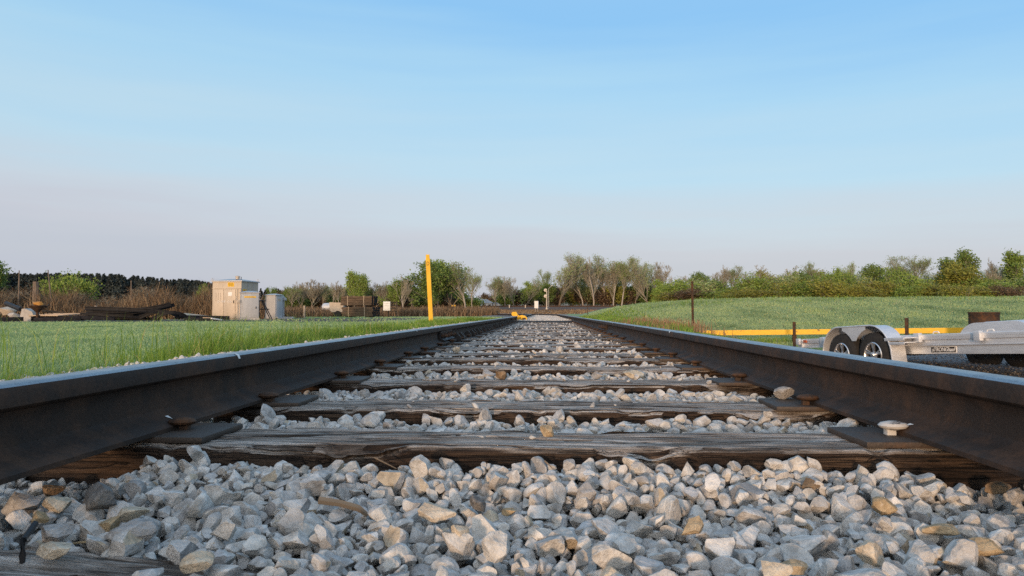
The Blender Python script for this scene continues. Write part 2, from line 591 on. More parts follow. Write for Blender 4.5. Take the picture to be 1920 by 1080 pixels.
RAILS = [
    (-1, -1.2, 5.495, 'black rail from beside the camera to its bolted joint, grass behind it'),
    (-1, 5.505, 16.8, 'dark rail with a row of wedge anchors, ending at the yellow derail'),
    (-1, 16.81, 150, 'thin far rail that bends away beyond the yellow derail'),
    (1, -1.2, 8.595, 'brown steel rail beside the parked trailer, from the camera to its first bolted joint'),
    (1, 8.605, 20.0, 'brown steel rail beside the dry reddish weeds, between its two bolted joints'),
    (1, 20.01, 150, 'thin far rail curving along the foot of the grass bank'),
]
rails = []
for side, s0, s1, lab in RAILS:
    e = empty('rail', (0, 0, 0), 0, lab, 'rail', 'rails of the siding track')
    rail_body(s0, s1, side, e)
    rails.append(e)
joint_bar(5.5, -1, rails[0]); joint_bar(16.8, -1, rails[1]); joint_bar(8.6, 1, rails[3]); joint_bar(20.0, 1, rails[4])
for s, side, k, w in ((1.74, -1, 0, .010), (4.2, -1, 0, .008), (5.1, -1, 0, .008), (4.05, 1, 3, .02), (5.6, 1, 3, .012), (7.4, 1, 3, .012)):
    paint_mark(s, side, rails[k], w, .098)

# ------------------------------------------------------------------ ties
TIE_BACK = [0.862, 1.49, 1.985, 2.60, 3.22, 3.80, 4.36, 4.93, 5.56]
while TIE_BACK[-1] < 18.2: TIE_BACK.append(TIE_BACK[-1] + .56 + random.uniform(-.05, .06))
ORD = ['', 'first', 'second', 'third', 'fourth', 'fifth', 'sixth', 'seventh', 'eighth', 'ninth', 'tenth', 'eleventh', 'twelfth', 'thirteenth', 'fourteenth', 'fifteenth',
       'sixteenth', 'seventeenth', 'eighteenth', 'nineteenth', 'twentieth', 'twenty-first', 'twenty-second', 'twenty-third', 'twenty-fourth', 'twenty-fifth', 'twenty-sixth', 'twenty-seventh', 'twenty-eighth', 'twenty-ninth', 'thirtieth', 'thirty-first', 'thirty-second', 'thirty-third', 'thirty-fourth', 'thirty-fifth']
TW, TH, TL = .205, .18, 2.6


def tie_mesh(seed, near):
    nxs, nys = (420, 34) if near else (60, 8)
    r = np.random.default_rng(seed)
    # cross-section ring: front face, top, back face; rounded arrises
    ring = []
    rb = .010
    for t in np.linspace(0, 1, 6 if near else 3): ring.append((-TW / 2, -TH + t * (TH - rb)))
    for a in (30, 60): ring.append((-TW / 2 + rb - rb * math.cos(R(a)), -rb + rb * math.sin(R(a))))
    for t in np.linspace(0, 1, nys): ring.append((-TW / 2 + rb + t * (TW - 2 * rb), 0))
    for a in (60, 30): ring.append((TW / 2 - rb + rb * math.cos(R(a)), -rb + rb * math.sin(R(a))))
    for t in np.linspace(1, 0, 6 if near else 3): ring.append((TW / 2, -TH + t * (TH - rb)))
    ring = np.array(ring)
    n = len(ring)
    xs = np.linspace(-TL / 2, TL / 2, nxs)
    V = np.zeros((nxs, n, 3))
    ph = r.uniform(0, 50, 3)
    for i, x in enumerate(xs):
        for k, (y, z) in enumerate(ring):
            e = min(abs(abs(y) - TW / 2), abs(z)) if True else 0
            edge = max(0, 1 - (abs(z) + (TW / 2 - abs(y))) / .03)
            p = Vector((x * 3.0 + ph[0], y * 30 + ph[1], z * 30 + ph[2]))
            q = Vector((x * 9.0 + ph[1], y * 90 + ph[2], z * 90 + ph[0]))
            d = mnoise.noise(p) * .0045 + mnoise.noise(q) * .0028 - (.006 if abs(mnoise.noise(Vector((x * .9 + ph[1], y * 14 + ph[0], z * 14)))) < .025 else 0) - max(0, mnoise.noise(Vector((x * 2.2 + ph[0], y * 22, 5 + ph[2] + z * 22))) - .25) * .02
            chip = (max(0, mnoise.noise(Vector((x * 5 + ph[2], (1 if y > 0 else 0) * 7, 3.3))) - .10) * .06 + max(0, mnoise.noise(Vector((x * 19 + ph[1], (1 if y > 0 else 0) * 7, 1.3))) - .1) * .018) * edge
            wav = mnoise.noise(Vector((x * 1.5 + ph[0], 0, 0))) * .004
            fy = 1 if y > -TW / 2 + rb * 1.01 else 0
            if abs(z) < 1e-6: V[i, k] = (x, y, z + d + wav - chip)
            else: V[i, k] = (x, y + np.sign(y) * -1 * (chip - d), z - chip * .8 + wav * (1 if z > -.05 else 0))
    Vf = V.reshape(-1, 3)
    a = (np.arange(nxs - 1)[:, None] * n + np.arange(n - 1)[None]).ravel()
    Fq = np.stack([a, a + n, a + n + 1, a + 1], 1)
    # closing end caps with a fan of quads across the ring
    caps = []
    for s_, base in ((0, 0), (1, (nxs - 1) * n)):
        for k in range(n // 2 - 1):
            q = [base + k, base + k + 1, base + n - 2 - k, base + n - 1 - k]
            caps.append(q if s_ else q[::-1])
    Fq = np.concatenate([Fq, np.array(caps)])
    return np_mesh('tie_body', Vf, Fq, True, 50)


far_tie_meshes = [tie_mesh(900 + i, False) for i in range(5)]
for m_ in far_tie_meshes: m_.name = 'tie_body'


def spike_mb(x, y, z, sgn, tall=.030):
    b = MB()
    b.box((x, y, z + tall / 2 - .01), (.017, .017, tall + .02), bev=.002)
    Mx = Matrix.Translation((x - sgn * .006, y, z + tall)) @ Matrix.Diagonal((1.15, .95, 1, 1))
    b.lathe([(.009, -.004), (.021, .001), (.0235, .005), (.020, .0095), (.010, .0125), (.002, .013)], 14, Mx)
    return b


TIES = []
for i, yb in enumerate(TIE_BACK):
    yc = yb - TW / 2
    z0 = -.092 if i == 0 else random.uniform(-.007, .007)
    if i in (1, 2): z0 = 0.0
    near = i < 6
    if i == 0: lab = 'half-buried brown tie end poking out of the gravel closest to the camera'
    else: lab = f'{ORD[i]} weathered timber tie that lies clear of the gravel, counted from the camera'
    e = empty('railway_tie', (0, yc, z0), R(random.uniform(-.5, .5)) if i > 2 else 0, lab, 'railway tie', 'ties of the siding track')
    me = tie_mesh(100 + i, True) if near else far_tie_meshes[i % 5]
    obj('tie_body', me, M['tie'], e, (0, 0, 0))
    if i == 0: e.rotation_euler = (0, .075, R(-1))
    TIES.append((yb - TW, yb, z0))
    if i == 0: continue
    for side in (-1, 1):
        pb = MB()
        # plate with shoulders; slightly skewed
        pl = Matrix.Translation((side * RC, random.uniform(-.015, .01), -z0 + .0058)) @ Matrix.Rotation(R(random.uniform(-2, 2)), 4, 'Z')
        pb.box((0, 0, 0), (.315, .172, .012), pl, bev=.004)
        pb.box((side * .078, 0, .008), (.018, .172, .010), pl, bev=.003)
        p = pb.build('tie_plate', M['plate'], e)
        for sx, dy in ((-side * .078, random.uniform(-.04, .04)), (side * .092, random.uniform(-.05, .05))):
            if i == 2: dy = -.055
            if i == 1: dy = .0
            if i > 18 and sx * side > 0: continue
            sp = spike_mb(side * RC + sx, dy, -z0 + .0118, np.sign(sx), random.uniform(.009, .015))
            o = sp.build('spike', M['rust'], p)
            if i == 1 and sx * side < 0:
                o['label'] = 'spike with its head daubed in white paint' if side > 0 else 'rusty spike beside a streak of white paint'
                if side > 0: o.data.materials[0] = M['painted_spike']

# paint streaks beside the first tie's spikes
def streak(pts, w, parent, name='paint_mark', m='white_paint'):
    v = []; f = []
    for i, p in enumerate(pts):
        ww = w * (0.6 + .5 * math.sin(i * 1.9 + 1))
        v += [(p[0], p[1] - ww / 2, p[2]), (p[0], p[1] + ww / 2, p[2])]
    for i in range(len(pts) - 1): f.append((2 * i, 2 * i + 2, 2 * i + 3, 2 * i + 1))
    b = MB(); b.v = v; b.f = f
    return b.build(name, M[m], parent)


def foot_z(x):  # top of the rail foot at distance x from the web
    return RZ + float(np.interp(abs(x), [.0165, .030, .0605], [.026, .0205, .0105])) + .0012


streak([(-RC + x, 1.40 + (.06 - x) * .3, foot_z(x)) for x in np.linspace(.028, .060, 6)], .011, rails[0])
streak([(RC - x, 1.395 - (.06 - x) * .2, foot_z(x)) for x in np.linspace(.036, .060, 5)], .014, rails[3])

# anchors on the rail before the derail
for i, (yf, yb, z0) in enumerate(TIES):
    if yf > 5.4 and yb < 16.4:
        rail_anchor(yb + .012, -1, True, rails[1] )
        if i % 3 != 1: rail_anchor(yf - .034, -1, True, rails[1])

# ------------------------------------------------------------------ rocks
def ico(sub):
    bm = bmesh.new()
    bmesh.ops.create_icosphere(bm, subdivisions=sub, radius=1)
    v = np.array([x.co[:] for x in bm.verts]); f = np.array([[q.index for q in p.verts] for p in bm.faces])
    bm.free(); return v, f


ICO = {k: ico(k) for k in (1, 2, 3, 4)}


def rock(sub, r, flat=None):
    """broken limestone: a ball cut by many planes, so that it has facets and arrises"""
    v, f = ICO[sub]
    v = v.copy()
    stretch = np.array([r.uniform(.9, 1.35), r.uniform(.75, 1.05), r.uniform(.6, .9)])
    N_ = []
    for k in range(r.integers(9, 15)):
        n = r.normal(size=3); n /= np.linalg.norm(n); N_.append((n, r.uniform(.40, .78)))
    for n, d in N_:
        t = v @ n - d
        v -= np.outer(np.maximum(t, 0), n) * 1.0
    for n, d in N_:          # second pass keeps the cuts flat where they meet
        t = v @ n - d
        v -= np.outer(np.maximum(t, 0), n)
    ph = r.uniform(0, 90, 3)
    if sub >= 3:
        for i in range(len(v)):
            p = Vector(v[i] * 2.2 + ph)
            v[i] *= 1 + .05 * mnoise.noise(p) + .045 * mnoise.noise(p * 2.9) + .02 * mnoise.noise(p * 7)
    else:
        for i in range(len(v)): v[i] *= 1 + .06 * mnoise.noise(Vector(v[i] * 1.7 + ph))
    v = v * (stretch if flat is None else np.array(flat))
    v /= np.abs(v).max()
    return v, f


rr = np.random.default_rng(3)
ROCKS = {s: [rock(s, rr) for _ in range(n)] for s, n in ((1, 16), (2, 30), (3, 36), (4, 10))}


def rotm(r, tilt=1.0):
    a = Euler((r.normal() * .5 * tilt, r.normal() * .5 * tilt, r.uniform(0, 6.283))).to_matrix()
    return np.array(a)


class Heap:
    """stones dropped one after another on to a height map, so that they rest on what lies below"""
    def __init__(s, x0, x1, y0, y1, cell, f):
        s.x0, s.y0, s.c = x0, y0, cell
        s.nx, s.ny = int((x1 - x0) / cell) + 1, int((y1 - y0) / cell) + 1
        X, Y = np.meshgrid(x0 + np.arange(s.nx) * cell, y0 + np.arange(s.ny) * cell, indexing='ij')
        s.X, s.Y = X, Y
        s.h = f(X, Y)

    def drop(s, x, y, V, sink=.35, fix=False):
        """V: rotated, scaled stone vertices about 0; returns z of its centre"""
        r = np.abs(V[:, :2]).max(0)
        hz_ = -V[:, 2].min()
        top = V[:, 2].max()
        i0 = max(0, int((x - r[0] - s.x0) / s.c)); i1 = min(s.nx, int((x + r[0] - s.x0) / s.c) + 2)
        j0 = max(0, int((y - r[1] - s.y0) / s.c)); j1 = min(s.ny, int((y + r[1] - s.y0) / s.c) + 2)
        if i0 >= i1 or j0 >= j1: return None
        sub = s.h[i0:i1, j0:j1]
        q = 1 - ((s.X[i0:i1, j0:j1] - x) / r[0]) ** 2 - ((s.Y[i0:i1, j0:j1] - y) / r[1]) ** 2
        ins = q > 0
        if not ins.any(): return None
        w = np.sqrt(np.maximum(q, 0))
        need = (sub + hz_ * w)[ins]
        z = np.quantile(need, 1 - sink)
        s.h[i0:i1, j0:j1] = np.where(ins, np.maximum(sub, z + top * w * .85), sub)
        return z


def base_h(X, Y):
    h = np.interp(X, [-3, -2.7, -2.15, -1.6, -1.2, -.95, .95, 1.25, 1.5, 2.3, 3], [-.3, -.2, -.06, -.03, -.06, -.075, -.075, -.09, -.1, -.36, -.75])
    h = np.where((np.abs(X) < .95) & (Y > 1.3), -.052, h)
    h = np.where((Y < 1.3), np.maximum(h, -.075), h)
    for yf, yb, z0 in TIES:
        h = np.where((Y > yf) & (Y < yb) & (np.abs(X) < TL / 2), z0 - (.075 * X if yb < 1 else 0), h)
    return h


def on_tie(y, m=0.0):
    for yf, yb, z0 in TIES[1:]:
        if yf - m < y < yb + m: return True
    return False


GV = {1: [], 2: [], 3: [], 4: []}
GF = {1: [], 2: [], 3: [], 4: []}
GN = {1: 0, 2: 0, 3: 0, 4: 0}


def put(sub, V, Fc):
    GV[sub].append(V.astype(np.float32)); GF[sub].append(Fc + GN[sub]); GN[sub] += len(V)


heap = Heap(-1.7, 1.7, .35, 6.2, .006, base_h)


def size_draw(r, k=1.0):
    return float(np.clip(r.lognormal(math.log(.0136), .30), .008, .026)) * k


def drop_stone(x, y, s, lod, sink=.35, r=rr):
    v, f = ROCKS[lod][r.integers(len(ROCKS[lod]))]
    V = (v * s) @ rotm(r).T
    z = heap.drop(x, y, V, sink)
    if z is None: return
    put(lod, V + np.array([x, y, z]), f)


def in_rail(x, m=.065): return abs(abs(x) - RC) < m


def hat(x, y):
    i = min(max(int((x - heap.x0) / heap.c), 0), heap.nx - 1); j = min(max(int((y - heap.y0) / heap.c), 0), heap.ny - 1)
    return heap.h[i, j]


def low_spot(fx, fy, k):
    """of k random spots the lowest: stones roll into hollows"""
    best = None
    for _ in range(k):
        x, y = fx(), fy(); h = hat(x, y)
        if best is None or h < best[0]: best = (h, x, y)
    return best


# front bed: y .5 .. front of the first clear tie
tf1 = TIES[1][0]
for layer, (n, k, cand) in enumerate(((1900, .75, 2), (3600, .95, 5), (3400, 1.0, 7), (420, 1.35, 5))):
    for _ in range(n):
        s = size_draw(rr, k)
        h, x, y = low_spot(lambda: rr.uniform(-1.25, 1.25), lambda: rr.uniform(.5, tf1 - s * .95), cand)
        if abs(x) > .685 and layer > 1: continue
        if x < -.42 and y < .868 + .01 * math.sin(x * 40) and y > .6: continue
        lim = -.041 - .013 * (x < -.4) + .012 * math.sin(x * 5 + 1) * math.sin(y * 9) + .042 * float(ss(.98, 1.24, y))
        if h > lim: continue
        drop_stone(x, y, s, 3 if layer else 2, .5)
# the bed banks up a little against the tie
for _ in range(1100):
    s = size_draw(rr, .95)
    h, x, y = low_spot(lambda: rr.uniform(-.68, .68), lambda: tf1 - s * .95 - abs(rr.normal(0, .07)), 5)
    if h > -.062 + .020 * float(ss(1.02, 1.24, y)) + .006 * math.sin(x * 7): continue
    drop_stone(x, y, s, 3, .5)
# cribs
for i in range(1, len(TIES) - 1):
    a, b_ = TIES[i][1], TIES[i + 1][0]
    if b_ > 6.1: break
    lod = 3 if i < 3 else 2
    for layer, (n, k, cand) in enumerate(((1500, .75, 2), (3200, .95, 6), (1100, 1.1, 5))):
        for _ in range(int(n * (b_ - a) / .4)):
            s = size_draw(rr, k)
            h, x, y = low_spot(lambda: rr.uniform(-1.3, 1.3), lambda: rr.uniform(a + s * .9, b_ - s * .9), cand)
            if layer == 2 and abs(x) > .67: continue
            if h > .000 + .009 * math.sin(x * 4 + i * 2.2): continue
            drop_stone(x, y, s, lod if layer else 2, .5)
    for _ in range(rr.integers(5, 12)):   # chips lying on the tie
        x = rr.uniform(-.6, .6); y = rr.uniform(TIES[i + 1][0] + .02, TIES[i + 1][1] - .01)
        drop_stone(x, y, rr.uniform(.004, .012), 2, .3)
# big ones at crib edges
# far cribs and the buried ties beyond
for i in range(len(TIES) - 1):
    a, b_ = TIES[i][1], TIES[i + 1][0]
    if b_ <= 6.1: continue
    n = int(330 * (1 - .4 * (a - 6) / 10))
    for _ in range(n):
        s = size_draw(rr, 1.05)
        x = rr.uniform(-.95, .95); y = rr.uniform(a + s, b_ - s)
        v, f = ROCKS[1][rr.integers(16)]
        put(1, (v * s) @ rotm(rr).T + np.array([x, y, -.021 + rr.normal() * .007]), f)
    for _ in range(9):
        s = rr.uniform(.008, .02)
        x = rr.uniform(-.64, .64); y = rr.uniform(b_ + .02, b_ + TW - .02)
        v, f = ROCKS[1][rr.integers(16)]
        put(1, (v * s) @ rotm(rr).T + np.array([x, y, s * .4]), f)
ylast = TIES[-1][1]
for _ in range(9000):
    y = ylast + .02 + (60 - ylast) * rr.random() ** 1.7
    p, a_ = track(y, rr.uniform(-.9, .9) if rr.random() < .7 else rr.uniform(-2.2, 2.2))
    if abs(abs(p.x) - RC) < .05: continue
    s = size_draw(rr, 1.25) * (1 + y * .012)
    v, f = ROCKS[1][rr.integers(16)]
    zb = .03 if abs(p.x) < .72 else -.0
    put(1, (v * s) @ rotm(rr).T + np.array([p.x, p.y, zb + rr.normal() * .006 - max(0, abs(p.x) - 1.3) * .08]), f)
# shoulder beyond the rail west of the track, heaped a little above the ties
for _ in range(13000):
    y = .5 + 22 * rr.random() ** 1.6
    x = -rr.uniform(.9, 2.45)
    s = size_draw(rr, 1.0)
    zb = float(np.interp(-x, [.85, 1.3, 1.7, 2.1, 2.5], [-.045, -.012, -.008, -.032, -.09]))
    v, f = ROCKS[2 if y < 6 else 1][rr.integers(16)]
    put(2 if y < 6 else 1, (v * s) @ rotm(rr).T + np.array([x, y, zb - .012 + rr.normal() * .010]), f)
for _ in range(6000):
    y = .5 + 20 * rr.random() ** 1.5
    x = rr.uniform(.9, 2.3)
    s = size_draw(rr, 1.1)
    zb = float(np.interp(x, [.9, 1.25, 1.5, 2.3, 3], [-.065, -.075, -.09, -.345, -.74]))
    v, f = ROCKS[1][rr.integers(16)]
    put(1, (v * s) @ rotm(rr).T + np.array([x, y, zb + rr.normal() * .01]), f)

# ------------------------------------------------------------------ single stones that stand out
def depth_on(py, z): return (CAMP.z - z) * F / max(py - 586, 4)


STONES = [
    # px, py, w, h, kind, where, label
    (195, 918, 82, 66, 'dark', None, 'big dark grey speckled slab of stone tilted up near the black rail'),
    (75, 954, 32, 28, 'ochre', None, 'small rounded orange-brown stone in the gravel just below the big dark slab'),
    (104, 1013, 72, 36, 'cream', None, 'wide tan stone with a flat bright top, above a dry straw'),
    (204, 967, 46, 34, 'ochre', None, 'ochre wedge stone with a dark underside below the big dark slab'),
    (250, 946, 62, 30, 'cream', None, 'cream block of stone beside the ochre wedge stone'),
    (245, 977, 98, 50, 'grey', None, 'long blue-grey stone lying slantwise below the cream block'),
    (112, 930, 56, 40, 'cream', None, 'tan lump of stone between the rail foot and the big dark slab'),
    (44, 928, 72, 48, 'grey', None, 'large grey stone next to the black rail at the picture edge'),
    (104, 981, 60, 36, 'grey', None, 'flat blue-grey stone right above the wide tan stone'),
    (96, 903, 52, 26, 'brown', None, 'rust-brown pointed stone tucked under the black rail'),
    (372, 1037, 66, 46, 'cream', None, 'tan stone with a brown underside just above the half-buried tie'),
    (422, 977, 66, 44, 'pale', None, 'chunky pale stone with a dark hollow beside it, above the half-buried tie'),
    (250, 909, 46, 40, 'grey', None, 'blue-grey angular stone leaning on the big dark slab'),
    (406, 915, 62, 46, 'pale', None, 'broad whitish stone standing in the gravel near the first tie and the black rail'),
    (792, 878, 52, 52, 'pale', None, 'big rounded pale stone pushed up against the first tie'),
    (933, 1014, 54, 76, 'pale', None, 'large teardrop-shaped pale stone standing on its point'),
    (899, 929, 31, 43, 'dark', None, 'narrow upright slate-blue stone in the middle of the gravel'),
    (954, 943, 28, 18, 'ochre', None, 'small bright ochre pebble beside the slate-blue stone'),
    (820, 946, 72, 30, 'cream', None, 'long flat cream stone below the big rounded stone'),
    (1098, 911, 44, 46, 'grey', None, 'smooth grey stone with a rounded face below the small upright one'),
    (1067, 877, 26, 36, 'grey', None, 'small upright grey stone standing against the first tie'),
    (971, 873, 46, 28, 'pale', None, 'faceted pale stone leaning on the middle of the first tie'),
    (1143, 1022, 78, 52, 'pale', None, 'very large pale block right above the tan cube of stone'),
    (861, 993, 38, 32, 'cream', None, 'tan stone with a notch, next to the teardrop-shaped stone'),
    (1143, 1058, 52, 36, 'cream', None, 'tan cube of stone at the bottom edge of the picture'),
    (1497, 878, 58, 32, 'pale', None, 'broad pale stone lying high against the dark face of the first tie'),
    (1450, 880, 38, 26, 'pale', None, 'smaller pale stone touching the broad pale stone at the first tie'),
    (1658, 935, 54, 37, 'ochre', None, 'bright ochre chunk of stone below the first tie, under the brown rail'),
    (1769, 978, 76, 26, 'ochre', None, 'long narrow ochre stone lying flat below the brown rail'),
    (1837, 1006, 80, 32, 'ochre', None, 'wide golden-brown stone just below the long narrow ochre one'),
    (1626, 1016, 72, 44, 'cream', None, 'sunlit cream stone with a peaked top below the bright ochre chunk'),
    (1449, 1048, 66, 54, 'cream', None, 'big cream boulder at the bottom edge beside a curved tan stone'),
    (1484, 1042, 60, 26, 'ochre', None, 'curved tan stone leaning on the big cream boulder'),
    (1519, 903, 36, 27, 'brown', None, 'dark brown stone just under the broad pale stone at the first tie'),
    (1300, 970, 56, 36, 'ochre', None, 'brownish ochre block in the gravel halfway to the brown rail'),
    (1867, 897, 50, 28, 'brown', None, 'rounded brown stone tucked under the brown rail beside the first tie'),
    (1906, 914, 38, 42, 'grey', None, 'grey stone at the picture edge beside the rounded brown one'),
    (1029, 806, 34, 23, 'ochre', 'tie1', 'brown stone lying on the first tie'),
    (903, 817, 13, 7, 'pale', 'tie1', 'small white chip lying alone on the first tie'),
    (1000, 818, 15, 8, 'pale', 'tie1', 'white chip on the first tie close to the brown stone'),
    (1474, 742, 48, 25, 'grey', 'plate', 'angular grey stone resting on a tie plate against the brown rail'),
    (1593, 799, 50, 32, 'pale', 'crib1', 'pale wedge-shaped stone in the gravel behind the first tie, by the brown rail'),
    (940, 704, 22, 20, 'brown', 'crib3', 'brown cube-like stone between the third and fourth ties'),
    (913, 701, 30, 17, 'grey', 'crib3', 'grey pyramid stone beside the brown cube-like stone'),
    (1190, 704, 46, 19, 'cream', 'crib3', 'wide sandy stone between the third and fourth ties'),
    (1118, 704, 28, 16, 'grey', 'crib3', 'low grey stone midway between the brown cube and the wide sandy stone'),
    (1052, 679, 25, 10, 'dark', 'tie5', 'flat dark slate piece lying on a tie'),
    (857, 661, 18, 15, 'cream', 'tie6', 'sandy stone lying on a tie near the first bolted joint'),
]
for k, (px, py, w, h, kind, where, lab) in enumerate(STONES):
    r = np.random.default_rng(500 + k)
    if where is None:
        d = depth_on(py + h * .35, -.035)
        d = min(d, tf1 - .03)
    elif where == 'tie1': d = depth_on(py + h * .5, 0)
    elif where == 'plate': d = 1.90
    elif where == 'crib1': d = 1.56
    elif where == 'crib3': d = 2.72
    elif where == 'tie5': d = 3.72
    elif where == 'tie6': d = 4.28
    p = at(px, py, d)
    W = w / F * d / 2 * 1.0; Hh = h / F * d / 2 * 1.0
    v, f = rock(4, r, (1, .8, 1))
    ext = np.abs(v).max(0)
    V = v / ext * np.array([W, (W + Hh) / 2 * .85, Hh])
    a = r.uniform(-.25, .25)
    Rm = np.array(Euler((r.uniform(-.1, .1), r.uniform(-.3, .3) if kind != 'dark' else -.45, a)).to_matrix())
    V = V @ Rm.T
    if where in (None,):
        z = heap.drop(p.x, p.y, V, .75)
        z = p.z if z is None else max(p.z - .012, min(z, p.z + .012))
    elif where in ('tie1', 'tie5', 'tie6'): z = -V[:, 2].min() - .002
    elif where == 'plate': z = .0115 - V[:, 2].min()
    else: z = p.z
    o = obj('ballast_stone', np_mesh('ballast_stone', V, f, True, 17), M['stone_' + kind], None, (p.x, p.y, z))
    tag(o, lab, 'stone', 'stones that stand out in the ballast')

yv = []; yf_ = []; yn = 0
for _ in range(5200):
    y = 4.5 + 12 * rr.random(); x = rr.uniform(3.2, 10.5)
    s = rr.uniform(.010, .03)
    v, f = ROCKS[1][rr.integers(16)]
    yv.append((v * s) @ rotm(rr).T + np.array([x, y, hz(x, y) + s * .1])); yf_.append(f + yn); yn += len(v)
M['clinker'] = stone_mat('dark yard stones', [(0, (.05, .05, .052)), (.3, (.10, .10, .105)), (.6, (.16, .16, .165)), (.85, (.26, .26, .265)), (.95, (.09, .07, .05))])
tag(obj('yard_gravel', np_mesh('yard_gravel', np.concatenate(yv), np.concatenate(yf_), True, 28), M['clinker']), 'loose dark gravel on the cinder yard under the trailer', 'gravel', kind='stuff')
Vs = []; Fs = []; n0 = 0
for k in (1, 2, 3, 4):
    if GV[k]:
        v = np.concatenate(GV[k]); f = np.concatenate(GF[k])
        Vs.append(v); Fs.append(f + n0); n0 += len(v)
me = np_mesh('gravel', np.concatenate(Vs), np.concatenate(Fs), True, 20)
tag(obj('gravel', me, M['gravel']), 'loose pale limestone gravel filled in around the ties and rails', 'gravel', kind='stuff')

# dry straws and sticks on the ballast
def stick(name, pts, r0, m, lab, cat):
    b = MB().tube(pts, [r0] + [r0 * .9] * (len(pts) - 2) + [r0 * .5], 6)
    tag(b.build(name, m), lab, cat)


M['straw'] = simple('straw', (.42, .31, .17), (.52, .40, .24), 30, 0.8)
M['driftwood'] = simple('dry stick', (.15, .115, .08), (.22, .175, .125), 14, 0.9, stretch=(.2, 1, 1))
d = .93; stick('straw', [at(112, 1024, d), at(150, 1017, d), at(190, 1015, d - .01), at(216, 1014, d)], .0016, M['straw'], 'dry straw lying across stones below the wide tan stone', 'straw')
d = 1.04; stick('wooden_stick', [at(598, 938, d), at(640, 944, d), at(672, 953, d), at(690, 966, d)], .006, M['driftwood'], 'thick dry stick lying among the pale stones', 'stick')
d = 1.23; stick('straw', [at(702, 858, d), at(722, 868, d), at(744, 879, d)], .0014, M['driftwood'], 'thin brown stalk leaning on the first tie beside the big rounded stone', 'straw')
d = 1.22; stick('straw', [at(1021, 864, d), at(1030, 872, d), at(1037, 880, d)], .0013, M['driftwood'], 'short thin stalk leaning on the first tie next to the small upright stone', 'straw')
d = .84; stick('bent_rod', [at(66, 982, d + .06), at(50, 1004, d + .03), at(43, 1012, d), at(42, 1040, d), at(42, 1064, d)], .0042, M['black'], 'bent black rod sticking out of the gravel by the picture corner', 'rod')

# ------------------------------------------------------------------ grass
def blades(P, hgt, wid, lean, r, seg=True):
    n = len(P)
    az = r.uniform(0, 2 * np.pi, n)
    face = r.uniform(0, 2 * np.pi, n)
    dx, dy = np.cos(az) * lean * hgt, np.sin(az) * lean * hgt
    wx, wy = np.cos(face) * wid / 2, np.sin(face) * wid / 2
    z = np.zeros(n)
    W = np.stack([wx, wy, z], 1)
    mid = P + np.stack([dx * .3, dy * .3, hgt * .58], 1)
    tip = P + np.stack([dx, dy, hgt * (1 - .25 * lean)], 1)
    V = np.stack([P - W, P + W, mid - W * .75, mid + W * .75, tip], 1).reshape(-1, 3)
    b = np.arange(n)[:, None] * 5
    Fc = np.concatenate([b + np.array([[0, 1, 2]]), b + np.array([[1, 3, 2]]), b + np.array([[2, 3, 4]])])
    return V, Fc


def scatter_px(n, px0, px1, d0, d1, r, pw=1.0):
    px = r.uniform(px0, px1, n)
    d = d0 * (d1 / d0) ** (r.random(n) ** pw)
    xc = (px - 960) / F * d
    cy, sy = math.cos(YAW), math.sin(YAW)
    X = CAMP.x + xc * cy - d * sy
    Y = CAMP.y + xc * sy + d * cy
    return X, Y, d


def nz2(X, Y, s, o=0):
    return np.array([mnoise.noise(Vector((x * s + o, y * s, o))) for x, y in zip(X, Y)])


rg = np.random.default_rng(21)
# tall bright strip along the ballast, west side
n = 60000
Y = 1.5 + 33 * rg.random(n) ** 1.9
X = -1.8 - np.abs(rg.normal(0, .62, n)) * (1 + .03 * Y)
keep = X > -5.5 - .1 * Y
X, Y = X[keep], Y[keep]
c = nz2(X, Y, .9, 3)
keep = rg.random(len(X)) < np.clip(.62 + c * 1.5, .06, 1)
X, Y, c = X[keep], Y[keep], c[keep]
d_ = np.maximum(Y, 1)
hg = (.07 + .13 * np.clip(c * 1.4 + .25, 0, 1)) * rg.uniform(.5, 1.3, len(X)) * np.clip(1.15 - (np.abs(X) - 2.3) * .16, .55, 1.15)
big = (np.hypot(X + 2.12, (Y - 4.6) * .7) < .42)
hg = np.where(big, hg * 1.75, hg)
P = np.stack([X, Y, height(X, Y) - .01], 1)
V1, F1 = blades(P, hg, np.maximum(.005, .0011 * d_), rg.uniform(.1, .75, len(X)), rg)
# taller stalks
n = 520
Y = 2.6 + 9 * rg.random(n) ** 1.4; X = -2.3 - np.abs(rg.normal(0, .8, n))
P = np.stack([X, Y, height(X, Y)], 1)
V2, F2 = blades(P, rg.uniform(.22, .42, n), np.full(n, .005), rg.uniform(.1, .5, n), rg)
me = np_mesh('tall_grass', np.concatenate([V1, V2]), np.concatenate([F1, F2 + len(V1)]))
tag(obj('tall_grass', me, M['grass_tall']), 'bright green tall grass along the ballast shoulder', 'grass', kind='stuff')

# short dewy field, west side
X, Y, d_ = scatter_px(170000, -250, 1010, 2.6, 60, rg)
keep = (X < -2.6 - .2 * (Y < 20)) & ~((X < -6.5) & (Y > 27 + .8 * np.sin(X * .9)) & (rg.random(len(X)) < .93) & (Y < 47)) & ~((Y > 47) & (rg.random(len(X)) < .5))
X, Y, d_ = X[keep], Y[keep], d_[keep]
c = nz2(X, Y, .55, 9)
P = np.stack([X, Y, height(X, Y) - .012], 1)
hg = (.045 + .025 * c) * rg.uniform(.6, 1.3, len(X)) * (1 + d_ * .012)
V1, F1 = blades(P, hg, np.maximum(.005, .0019 * d_), rg.uniform(.2, .9, len(X)), rg)
me = np_mesh('lawn_grass', V1, F1)
tag(obj('lawn_grass', me, M['grass_dew']), 'short dewy grass on the field west of the track', 'grass', kind='stuff')

